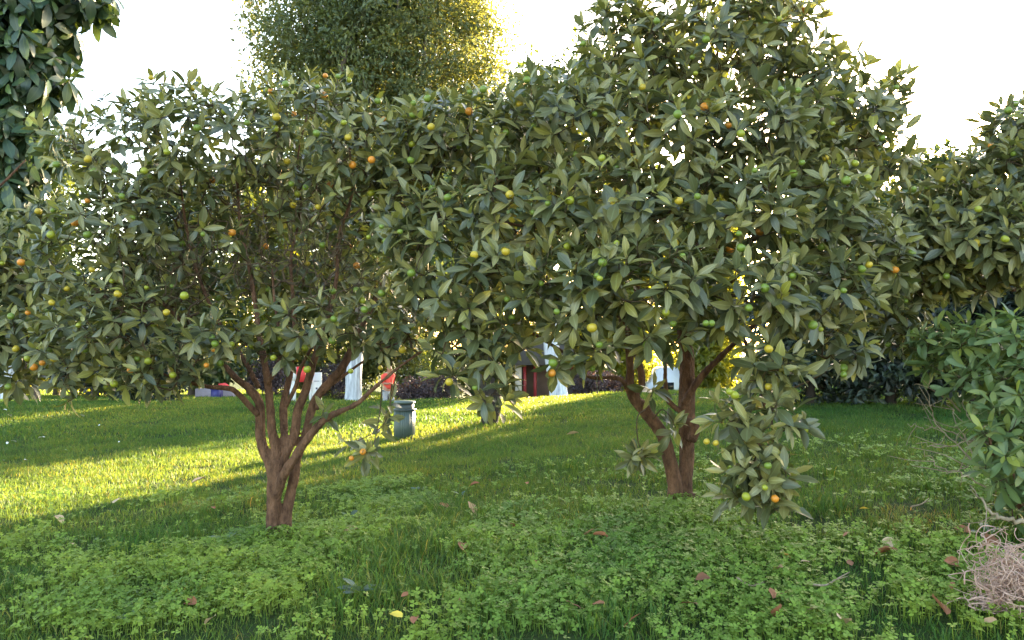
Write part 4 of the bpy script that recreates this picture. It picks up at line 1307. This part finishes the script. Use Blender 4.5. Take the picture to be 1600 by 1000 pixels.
# ------------------------------------------------------------------ things on the lawn
# fluted grey-green lawn lamp
g = ground_hit(632, 684)
k = g[1] / F
lamp = empty('bollard_lamp', g)
tag(lamp, 'short fluted grey-green metal bollard lamp standing in the lawn', 'lamp')
M['lamp'] = plain('green_grey_paint', (0.085, 0.115, 0.105), 0.42, 0.5, 0.18, 14)
M['lamp_dark'] = plain('dark_green_grey_paint', (0.040, 0.052, 0.050), 0.45, 0.5, 0.15, 14)
rb, hb = 16.0 * k, 57.0 * k
MB().lathe([(0, -0.05), (rb, -0.05), (rb, hb * 0.735), (0, hb * 0.735)], 144, 36, 0.035).build('body', M['lamp'], lamp)
MB().lathe([(0, hb * 0.72), (rb * 1.12, hb * 0.735), (rb * 1.14, hb * 0.76), (rb * 1.05, hb * 0.785), (0, hb * 0.785)], 48).build('collar', M['lamp_dark'], lamp)
MB().lathe([(rb * 0.88, hb * 0.78), (rb * 0.9, hb * 0.93), (0, hb * 0.93)], 48).build('lens_band', M['lamp_dark'], lamp)
MB().lathe([(0, hb * 0.925), (rb * 1.04, hb * 0.93), (rb * 1.06, hb * 0.965), (rb * 0.95, hb * 0.99), (rb * 0.4, hb * 1.005), (0, hb * 1.008)], 48).build('lid', M['lamp'], lamp)

# fallen leaves
DEAD = [leaf_template(0.52 + 0.06 * (i % 3), 0.2 + 0.2 * (i % 3), 0.05 + 0.08 * (i % 4), 0.52, 0.75, 0.10, 80 + i) for i in range(8)]
dead_cols = {'rust': (1.0, 0.85, 0.9), 'tan': (1.35, 1.7, 1.9), 'dark': (0.6, 0.55, 0.6), 'orange': (1.9, 2.1, 1.0), 'yellow': (2.3, 3.4, 1.0), 'pale': (1.7, 2.5, 3.2)}
kind_word = {'rust': 'rust brown', 'tan': 'tan', 'dark': 'dark red-brown', 'orange': 'bright orange', 'yellow': 'yellow', 'pale': 'pale cream'}
landmark = [(1560, 900, 'near the dry root tangle'), (1065, 800, 'near the two-stemmed citrus trunk'), (432, 840, 'near the many-stemmed citrus trunk'), (562, 940, 'near the bluish broadleaf weed'), (1300, 935, 'near the dry forked twig'),
            (1430, 805, 'on the bare patch before the azalea'), (940, 890, 'in the wide clover carpet'), (700, 800, 'in the grass between the citrus trunks'), (632, 690, 'near the bollard lamp'), (180, 790, 'along the sunlit strip'), (1060, 970, 'on the thick clover under the drooping spray')]
dead_me = {}
fallen = [(918, 848, 20, 'tan'), (938, 856, 20, 'rust'), (1212, 951, 34, 'rust'), (1073, 962, 26, 'dark'), (1213, 983, 30, 'rust'), (1264, 978, 18, 'pale'), (986, 993, 30, 'rust'), (931, 970, 22, 'rust'), (896, 968, 24, 'dark'),
          (1323, 857, 18, 'rust'), (1380, 884, 32, 'rust'), (1390, 870, 26, 'pale'), (1464, 972, 40, 'rust'), (1485, 905, 22, 'rust'), (1499, 843, 24, 'rust'), (1546, 864, 34, 'dark'), (1325, 900, 16, 'dark'), (1348, 813, 12, 'yellow'),
          (1315, 996, 30, 'pale'), (1228, 885, 14, 'orange'), (1256, 898, 12, 'pale'), (1214, 914, 18, 'tan'), (740, 808, 24, 'tan'), (724, 867, 24, 'rust'), (696, 803, 16, 'rust'), (548, 842, 18, 'tan'), (649, 992, 18, 'rust'), (718, 955, 10, 'rust'),
          (634, 948, 12, 'rust'), (300, 963, 22, 'rust'), (330, 985, 24, 'pale'), (800, 834, 14, 'rust'), (838, 899, 12, 'rust'), (822, 767, 12, 'rust'), (742, 767, 12, 'rust'), (893, 681, 16, 'pale'), (312, 757, 20, 'pale'), (95, 823, 16, 'pale'),
          (185, 791, 18, 'pale'), (1483, 938, 14, 'rust'), (1541, 996, 20, 'tan'), (1532, 872, 18, 'tan'), (1527, 745, 14, 'orange'), (1594, 770, 16, 'orange'), (620, 985, 24, 'yellow'), (1098, 925, 24, 'dark'), (335, 804, 10, 'rust'), (115, 862, 10, 'pale')]
for i, (px, py, w, kd) in enumerate(fallen):
    g = ground_hit(px, py + 3)
    v = i % len(DEAD)
    if (kd, v) not in dead_me:
        tv, tq, tt, tu = DEAD[v]
        tv = tv - np.array([0, 0.5, 0])
        dead_me[(kd, v)] = np_mesh('fallen_leaf', tv, [tq, tt], M['dead_leaf'], True, {'leafu': tu, 'tint': np.repeat(np.array(dead_cols[kd])[None], len(tv), 0)})
    o = link('fallen_leaf', dead_me[(kd, v)])
    s = w * g[1] / F * 1.22
    o.location = g + np.array([0, -0.02, 0.062 if g[1] < 6 else 0.055])
    o.rotation_euler = (0.35 + rng.normal() * 0.35, rng.normal() * 0.4, rng.random() * 6.28)
    o.scale = (s, s, s)
    near = min(landmark, key=lambda q: math.hypot(q[0] - px, (q[1] - py) * 1.6))[2]
    lab = '%s%s dead leaf lying %s' % ('large ' if w >= 26 else 'small ' if w <= 14 else '', kind_word[kd], near)
    tag(o, lab, 'leaf', lab.replace('leaf', 'leaves'))

# white scraps on the far lawn
for i, (px, py, w) in enumerate([(11, 699, 6), (21, 696, 9), (63, 690, 6), (69, 689, 5), (128, 655, 10), (15, 655, 8), (155, 670, 5), (186, 697, 4), (103, 711, 4), (8, 645, 5), (40, 727, 5), (5, 727, 6)]):
    g = ground_hit(px, py)
    s = w * g[1] / F * 1.1
    tv, tq, tt, tu = DEAD[i % 8]
    o = link('petal', np_mesh('petal', (tv - np.array([0, 0.5, 0])), [tq, tt], M['scrap'], True))
    o.location = g + np.array([0, 0, 0.05])
    o.rotation_euler = (0.5, rng.normal() * 0.3, rng.random() * 6)
    o.scale = (s, s, s)
    tag(o, 'white petal lying on the shaded lawn', 'petal', 'white petals on the shaded lawn')

# broadleaf weeds
weeds = [(562, 940, 'bluish_weed', 0.085, 10, 'bluish broadleaf weed in the long grass'), (352, 858, 'weed', 0.075, 4, 'bright green weed beside the many-stemmed trunk'), (545, 822, 'weed', 0.075, 6, 'broadleaf weed behind the many-stemmed trunk in pale grass'),
         (655, 775, 'bluish_weed', 0.055, 5, 'small bluish weed behind the clover patch'), (385, 885, 'bluish_weed', 0.06, 5, 'small bluish weed in front of the many-stemmed trunk'), (600, 815, 'weed', 0.07, 5, 'green broadleaf weed near the tan fallen leaf'),
         (200, 992, 'weed', 0.07, 7, 'leafy rosette weed low in the clover'), (1545, 850, 'bluish_weed', 0.085, 6, 'bluish weed beside the dry roots'), (720, 785, 'bluish_weed', 0.04, 4, 'tiny bluish weed next to the tan leaf')]
for i, (px, py, mt, s, n, lab) in enumerate(weeds):
    g = ground_hit(px, py)
    root = empty('broadleaf_weed', g)
    tag(root, lab, 'weed')
    for j in range(n):
        a = j * 2.4 + rng.random()
        el = 0.1 + 0.75 * rng.random()
        d = np.array([[math.cos(a) * math.cos(el), math.sin(a) * math.cos(el), math.sin(el)]])
        X, Y, Z = frames(d, np.array([[0, -0.1, 1.0]]))
        o = link('leaf', leaf_variant(AZALEA, AZALEA_TINT, (i + j) % 6, M[mt], mt), root)
        o.rotation_euler = Matrix(np.column_stack([X[0], Y[0], Z[0]]).tolist()).to_euler()
        q = s * (0.6 + 0.6 * rng.random())
        o.scale = (q * 1.25, q, q)
        o.location = (d[0] * 0.01 + np.array([0, 0, 0.03 + 0.01 * rng.random()])).tolist()

# dry root tangle
g = ground_hit(1592, 965)
b = MB()
gg = np.random.default_rng(77)
for i in range(430):
    c = np.array([gg.normal() * 0.08, gg.normal() * 0.06, abs(gg.normal()) * 0.085 + 0.03])
    pts = [c]
    d = norm(gg.normal(size=3) + np.array([0, -0.2, -0.1]))
    for j in range(6):
        d = norm(d + gg.normal(size=3) * 0.65 - 0.25 * (pts[-1] - np.array([0, 0, 0.1])) / 0.15)
        pts.append(pts[-1] + d * 0.026 * (0.6 + gg.random()))
        pts[-1][2] = max(pts[-1][2], 0.02)
    p = smooth_path(np.array(pts), 3)
    b.tube(p, np.linspace(0.0013 + 0.0013 * gg.random(), 0.0007, len(p)), 5, False)
for i in range(40):
    p0 = np.array([-0.06 - 0.06 * gg.random(), -0.03 * gg.random(), 0.04])
    pts = [p0]
    d = norm(np.array([-1, gg.normal() * 0.4, gg.normal() * 0.2 + 0.1]))
    for j in range(5):
        d = norm(d + gg.normal(size=3) * 0.5)
        pts.append(pts[-1] + d * 0.02)
        pts[-1][2] = max(pts[-1][2], 0.03)
    p = smooth_path(np.array(pts), 3)
    b.tube(p, np.linspace(0.0014, 0.0007, len(p)), 5, False)
o = b.build('root_tangle', M['root'], None, True, g)
tag(o, 'tangle of dry pinkish brown roots dumped on the clover', 'roots', kind='thing')

# stray twigs on the ground
for i, (pts, lab) in enumerate([([(1268, 944), (1290, 940), (1308, 933), (1328, 924)], 'thin dry forked twig lying on the clover'), ([(1152, 936), (1172, 940), (1192, 943)], 'short grey twig half sunk in the clover'), ([(1424, 812), (1440, 806), (1452, 798)], 'small straw-coloured twig on the bare patch')]):
    P_ = np.array([ground_hit(*q) + np.array([0, 0, 0.055]) for q in pts])
    P_[:, 2] += rng.normal(size=len(P_)) * 0.005
    c = P_[0].copy()
    p = smooth_path(P_ - c, 6)
    b = MB().tube(p, np.linspace(0.0045, 0.0018, len(p)), 6)
    s = p[int(len(p) * 0.6)]
    b.tube(np.array([s, s + np.array([0.04, -0.02, 0.02])]), [0.002, 0.001], 5)
    tag(b.build('twig', M['dry_twig'], None, True, c), lab, 'twig')

# ------------------------------------------------------------------ far things beyond the crest
def at_h(px, py, d): return unproject(px, py, d)


# red and white sign on two white posts
d = 26.0
M['sign_red'] = plain('red_board', (0.72, 0.055, 0.06), 0.5)
M['sign_white'] = plain('white_board', (0.72, 0.72, 0.74), 0.5)
M['ink'] = plain('sign_ink', (0.10, 0.10, 0.15), 0.6)
k = d / F
g = on_ground(468, d)
s = empty('sign', g)
tag(s, 'red and white sign board on two white posts', 'sign')
zt, zb_ = at_h(468, 573, d)[2] - g[2], at_h(468, 597, d)[2] - g[2]
x0, xm, x1 = -13 * k, -4 * k, 10 * k
MB().box((xm, -0.03, zb_), (x1, 0.03, zt)).build('red_panel', M['sign_red'], s)
V = np.array([[x0, -0.03, zb_ + 0.10], [xm - 0.004, -0.03, zb_], [xm - 0.004, -0.03, zt], [x0 + 0.04, -0.03, zt - 0.08], [x0, -0.03, zt - 0.2]])
V = np.vstack([V, V + np.array([0, 0.06, 0])])
MB().add(V, [np.array([[0, 1, 2, 3, 4]]), np.array([[9, 8, 7, 6, 5]]), np.array([[i, 5 + i, 5 + (i + 1) % 5, (i + 1) % 5] for i in range(5)])]).build('white_panel', M['sign_white'], s)
for xx in (-12 * k, -7 * k): MB().box((xx - 0.045, -0.024, -0.2), (xx + 0.045, 0.024, zb_ + 0.12)).build('post', M['sign_white'], s)

# narrow white notice pillar
d = 26.5
k = d / F
g = on_ground(496, d)
s = empty('notice_pillar', g)
tag(s, 'narrow white notice pillar with dark symbols beside the red sign', 'sign')
zt = at_h(496, 582, d)[2] - g[2]
MB().box((-7 * k, -0.05, -0.1), (7 * k, 0.05, zt)).build('board', M['sign_white'], s)
MB().box((-12 * k, -0.03, -0.1), (-8 * k, 0.03, zt - 0.3)).build('post', M['sign_white'], s)
MB().box((-4 * k, -0.056, zt - 0.29), (4 * k, -0.050, zt - 0.275)).build('text_line', M['ink'], s)
MB().box((-1.5 * k, -0.056, zt - 0.55), (1.5 * k, -0.050, zt - 0.49)).build('symbol', M['ink'], s)

# small white house with a dark window
d = 47.0
k = d / F
M['house'] = plain('white_render', (0.62, 0.60, 0.60), 0.8, 0.2, 0.1, 2)
M['roof'] = plain('grey_roof', (0.10, 0.09, 0.09), 0.8, 0.2, 0.2, 5)
M['glass'] = plain('dark_glass', (0.02, 0.022, 0.03), 0.15, 0.5)
g = on_ground(655, d)
s = empty('house', g)
tag(s, 'small white house with a dark window behind the purple hedges', 'house')
zt = at_h(655, 574, d)[2] - g[2]
MB().box((-33 * k, 0, -0.2), (33 * k, 3.0, zt)).build('wall', M['house'], s)
V = np.array([[-36 * k, -0.25, zt], [36 * k, -0.25, zt], [36 * k, 3.2, zt], [-36 * k, 3.2, zt], [-36 * k, 1.5, zt + 0.9], [36 * k, 1.5, zt + 0.9]])
MB().add(V, [np.array([[0, 1, 5, 4], [2, 3, 4, 5], [0, 3, 2, 1]]), np.array([[0, 4, 3], [1, 2, 5]])]).build('roof', M['roof'], s)
for xx in (-17, -2, 16):
    zc = at_h(655, 592, d)[2] - g[2]
    w = MB().box((xx * k - 0.22, -0.04, zc - 0.32), (xx * k + 0.22, -0.004, zc + 0.32)).build('window', M['roof'], s)
    MB().box((xx * k - 0.16, -0.055, zc - 0.26), (xx * k + 0.16, -0.042, zc + 0.26)).build('pane', M['glass'], w)

# pavilion with red columns
d = 42.0
k = d / F
M['red_column'] = plain('red_lacquer', (0.30, 0.035, 0.045), 0.45)
M['brown_wall'] = plain('brown_brick', (0.16, 0.105, 0.09), 0.85, 0.2, 0.35, 3)
M['pale_post'] = plain('pale_stone', (0.55, 0.50, 0.46), 0.8)
g = on_ground(890, d)
s = empty('pavilion', g)
tag(s, 'long low brown pavilion with dark red columns', 'building')
zt = at_h(890, 570, d)[2] - g[2]
MB().box((-85 * k, 0.6, -0.2), (85 * k, 3.5, zt)).build('wall', M['brown_wall'], s)
V = np.array([[-92 * k, -0.5, zt], [92 * k, -0.5, zt], [92 * k, 3.9, zt], [-92 * k, 3.9, zt], [-80 * k, 1.7, zt + 1.2], [80 * k, 1.7, zt + 1.2]])
MB().add(V, [np.array([[0, 1, 5, 4], [2, 3, 4, 5], [0, 3, 2, 1]]), np.array([[0, 4, 3], [1, 2, 5]])]).build('roof', M['roof'], s)
for px in (820, 836, 895, 962, 972):
    MB().tube([((px - 890) * k, 0, -0.2), ((px - 890) * k, 0, zt)], 0.085, 14).build('column', M['red_column'], s, True)
for px in (810, 985): MB().box(((px - 890) * k - 0.17, -0.15, -0.2), ((px - 890) * k + 0.17, 0.15, zt - 0.004)).build('pier', M['pale_post'], s)

# clipped purple hedges
for k_, (px, d, w, h, lab) in enumerate([(648, 33, 0.85, 1.25, 'rounded purple-grey clipped shrub in front of the white house'), (688, 33.5, 0.8, 1.4, 'reddish purple clipped shrub at the corner of the white house'), (912, 30, 1.0, 1.25, 'purple-grey clipped shrub beside the pavilion columns'),
                                         (520, 34, 1.0, 1.2, 'low purple-grey shrub behind the white notice pillar'), (945, 31, 0.8, 1.2, 'brownish purple shrub before the pavilion wall'), (420, 32, 0.9, 1.2, 'dull purple shrub behind the red and white sign')]):
    far_tree('clipped_shrub', lab, 'shrub', on_ground(px, d), dome(7, w, w * 0.8, 0.3, h, 0.42, 90 + k_), M['purple_hedge'], 90, 40, 0.12, 0.06, 0.22, 0.04, 0.5, flare=1.2, tints=((1, 1, 1), (1.4, 1.3, 1.4), (0.7, 0.75, 0.8)))

# white van and low wall with bundles
d = 34.0
k = d / F
M['van'] = plain('white_car_paint', (0.62, 0.66, 0.76), 0.25, 0.5, 0.04)
g = on_ground(1045, d)
s = empty('parked_van', g)
tag(s, 'white van parked beyond the lawn, seen between the forked citrus stems', 'van')
zt = at_h(1045, 574, d)[2] - g[2]
prof = np.array([[-0.78, 0.35], [-0.80, zt * 0.55], [-0.62, zt * 0.62], [-0.40, zt * 0.93], [-0.2, zt], [0.35, zt], [0.62, zt * 0.66], [1.15, zt * 0.58], [1.2, 0.35]])
n = len(prof)
V = np.vstack([np.column_stack([prof[:, 0], np.zeros(n), prof[:, 1]]), np.column_stack([prof[:, 0], np.full(n, 1.7), prof[:, 1]])])
MB().add(V, [np.arange(n)[None], (np.arange(n) + n)[::-1][None], np.array([[i, i + n, (i + 1) % n + n, (i + 1) % n] for i in range(n)])]).build('body', M['van'], s)
w = MB().box((-0.50, -0.012, zt * 0.40), (0.20, -0.003, zt * 0.62)).build('side_window', M['glass'], s)
for xx in (-0.4, 0.8):
    wh = MB().tube([(xx, -0.05, 0.32), (xx, 0.15, 0.32)], 0.32, 24).build('wheel', M['ink'], s, True)
    MB().tube([(xx, -0.06, 0.32), (xx, -0.03, 0.32)], 0.18, 18).build('rim', M['sign_white'], wh, True)

d = 29.0
k = d / F
M['lilac'] = plain('lilac_stone', (0.30, 0.26, 0.31), 0.8, 0.2, 0.2, 6)
M['blue'] = plain('blue_plastic', (0.045, 0.045, 0.20), 0.5)
g = on_ground(338, d)
zt = at_h(338, 604, d)[2] - g[2]
b = MB()
b.box((-32 * k, 0, -0.2), (26 * k, 0.35, zt - 0.08))
tag(b.build('low_wall', M['lilac'], None, False, g), 'low lilac-grey stone wall beyond the far lawn', 'wall', kind='thing')
o = MB().tube([(0, 0, 0), (0.02, 0, 0.10), (0.05, 0, 0.16)], [0.22, 0.20, 0.06], 10, True, 0.3, 4).build('bag', M['sign_red'], None, True, g + np.array([11 * k, 0.17, zt - 0.06]))
tag(o, 'small bright red bag on the low lilac wall', 'bag')
g2 = on_ground(340, d - 0.6)
zz = at_h(340, 607, d)[2] - g2[2]
bx = empty('crate', g2)
tag(bx, 'dark blue plastic crate standing before the low lilac wall', 'crate')
MB().box((-6 * k, -0.2, -0.05), (6 * k, 0.2, zz)).build('body', M['blue'], bx)
MB().box((-6.6 * k, -0.22, zz + 0.002), (6.6 * k, 0.22, zz + 0.06)).build('rim', M['blue'], bx)

# crumpled white sheet by the whitewashed trunk
g = ground_hit(868, 611)
gg = np.random.default_rng(4)
n = 9
X, Y = np.meshgrid(np.linspace(-0.2, 0.2, n), np.linspace(-0.1, 0.1, 5), indexing='ij')
V = np.stack([X + gg.normal(size=X.shape) * 0.012, Y + gg.normal(size=X.shape) * 0.012, 0.06 + 0.04 * gg.random(X.shape)], -1).reshape(-1, 3)
V2 = V - np.array([0, 0, 0.006])
f = np.array([[i * 5 + j, (i + 1) * 5 + j, (i + 1) * 5 + j + 1, i * 5 + j + 1] for i in range(n - 1) for j in range(4)])
tag(link('paper_sheet', np_mesh('paper_sheet', np.vstack([V, V2]), [f, f[:, ::-1] + len(V)], M['scrap']), None, g), 'crumpled white sheet on the sunlit crest', 'paper')


# ------------------------------------------------------------------ walker
def skin_mesh(name, nodes, edges, mat, sub=2, root=0):
    """nodes: (x,y,z,r) ; one continuous surface"""
    me = bpy.data.meshes.new(name)
    me.from_pydata([n[:3] for n in nodes], edges, [])
    o = bpy.data.objects.new(name, me)
    col.objects.link(o)
    m = o.modifiers.new('skin', 'SKIN')
    m.use_smooth_shade = True
    for i, v in enumerate(me.skin_vertices[0].data):
        r = nodes[i][3]
        v.radius = r if isinstance(r, tuple) else (r, r)
        v.use_root = (i == root)
    s = o.modifiers.new('sub', 'SUBSURF')
    s.levels = s.render_levels = sub
    dg = bpy.context.evaluated_depsgraph_get()
    out = bpy.data.meshes.new_from_object(o.evaluated_get(dg))
    bpy.data.objects.remove(o)
    out.materials.clear()
    out.materials.append(mat)
    out.polygons.foreach_set('use_smooth', np.ones(len(out.polygons), bool))
    return out


def make_person():
    g = on_ground(606, 27.0)
    root = empty('person', g, R(-42))
    tag(root, 'person in a coral red shirt and pale grey trousers walking past the whitewashed trunk', 'person')
    skin = plain('skin', (0.42, 0.22, 0.15), 0.5, 0.4, 0.06)
    coral = plain('coral_cloth', (0.80, 0.105, 0.085), 0.85, 0.2, 0.08)
    grey = plain('pale_grey_cloth', (0.38, 0.38, 0.44), 0.85, 0.2, 0.08)
    hairm = plain('thin_grey_hair', (0.16, 0.13, 0.12), 0.8)
    shoe = plain('dark_shoe', (0.03, 0.03, 0.035), 0.6)
    # figure faces +X (then turned a little towards the viewer); y to the side
    N = [(0, 0, 0.95, (0.11, 0.15)), (0.01, 0, 1.12, (0.105, 0.14)), (0.03, 0, 1.30, (0.115, 0.165)), (0.05, 0, 1.42, (0.09, 0.13)), (0.07, 0, 1.50, 0.055), (0.09, 0, 1.56, (0.075, 0.065)), (0.10, 0, 1.64, (0.098, 0.08)), (0.095, 0, 1.72, (0.06, 0.055)),
         (0.05, 0.19, 1.40, 0.055), (0.0, 0.23, 1.14, 0.043), (0.22, 0.17, 1.08, 0.034), (0.27, 0.15, 1.09, 0.03),
         (0.05, -0.19, 1.40, 0.055), (0.0, -0.23, 1.14, 0.043), (0.22, -0.15, 1.12, 0.034), (0.27, -0.12, 1.14, 0.03),
         (0.02, 0.09, 0.88, 0.085), (0.14, 0.10, 0.50, 0.06), (0.10, 0.10, 0.10, 0.042), (0.24, 0.11, 0.05, 0.035),
         (-0.02, -0.09, 0.88, 0.085), (0.0, -0.10, 0.50, 0.06), (-0.22, -0.10, 0.14, 0.042), (-0.12, -0.11, 0.05, 0.035),
         (0.20, 0, 1.625, 0.014), (0.10, 0.085, 1.63, 0.018), (0.10, -0.085, 1.63, 0.018)]
    E = [(0, 1), (1, 2), (2, 3), (3, 4), (4, 5), (5, 6), (6, 7), (3, 8), (8, 9), (9, 10), (10, 11), (3, 12), (12, 13), (13, 14), (14, 15), (0, 16), (16, 17), (17, 18), (18, 19), (0, 20), (20, 21), (21, 22), (22, 23), (6, 24), (6, 25), (6, 26)]
    for hx, hy, hz, sg in ((0.27, 0.15, 1.09, 1), (0.27, -0.12, 1.14, -1)):
        h = 11 if sg > 0 else 15
        for q in range(4):
            a = len(N)
            N.append((hx + 0.045, hy + (q - 1.5) * 0.019, hz + 0.005, 0.009))
            N.append((hx + 0.075 - 0.006 * abs(q - 1.2), hy + (q - 1.5) * 0.018, hz - 0.02, 0.008))
            E += [(h, a), (a, a + 1)]
        a = len(N)
        N.append((hx + 0.015, hy - sg * 0.035, hz + 0.02, 0.010))
        N.append((hx + 0.04, hy - sg * 0.04, hz + 0.015, 0.008))
        E += [(h, a), (a, a + 1)]
    body = link('body', skin_mesh('body', N, E, skin), root)
    S = [(0, 0, 0.90, (0.135, 0.175)), (0.01, 0, 1.12, (0.15, 0.19)), (0.03, 0, 1.30, (0.15, 0.21)), (0.05, 0, 1.42, (0.105, 0.15)), (0.06, 0, 1.475, 0.07), (0.05, 0.20, 1.40, 0.075), (0.0, 0.235, 1.16, 0.062), (0.08, 0.21, 1.12, 0.052), (0.05, -0.20, 1.40, 0.075), (0.0, -0.235, 1.16, 0.062), (0.08, -0.20, 1.14, 0.052)]
    link('shirt', skin_mesh('shirt', S, [(0, 1), (1, 2), (2, 3), (3, 4), (3, 5), (5, 6), (6, 7), (3, 8), (8, 9), (9, 10)], coral), root)
    T = [(0, 0, 0.97, (0.125, 0.165)), (0.02, 0.09, 0.86, 0.105), (0.14, 0.10, 0.50, 0.082), (0.11, 0.10, 0.12, 0.066), (-0.02, -0.09, 0.86, 0.105), (0.0, -0.10, 0.50, 0.082), (-0.20, -0.10, 0.16, 0.066)]
    link('trousers', skin_mesh('trousers', T, [(0, 1), (1, 2), (2, 3), (0, 4), (4, 5), (5, 6)], grey), root)
    link('hair', skin_mesh('hair', [(0.03, 0, 1.60, (0.045, 0.07)), (0.035, 0, 1.68, (0.05, 0.07)), (0.06, 0, 1.725, 0.05)], [(0, 1), (1, 2)], hairm), root)
    for (x, y) in ((0.12, 0.10), (-0.20, -0.10)):
        link('shoe', skin_mesh('shoe', [(x - 0.02, y, 0.06, 0.05), (x + 0.08, y, 0.05, 0.05), (x + 0.17, y, 0.035, 0.038)], [(0, 1), (1, 2)], shoe), root)
    for y in (0.028, -0.028):
        MB().lathe([(0, -0.009), (0.008, -0.004), (0.009, 0), (0.008, 0.004), (0, 0.009)], 8, c=(0.172, y, 1.645)).build('eye', M['ink'], root, True)


make_person()
print('tris', sum(len(o.data.loop_triangles) if not o.data.calc_loop_triangles() else 0 for o in bpy.data.objects if o.type == 'MESH' and o.data.users == 1))
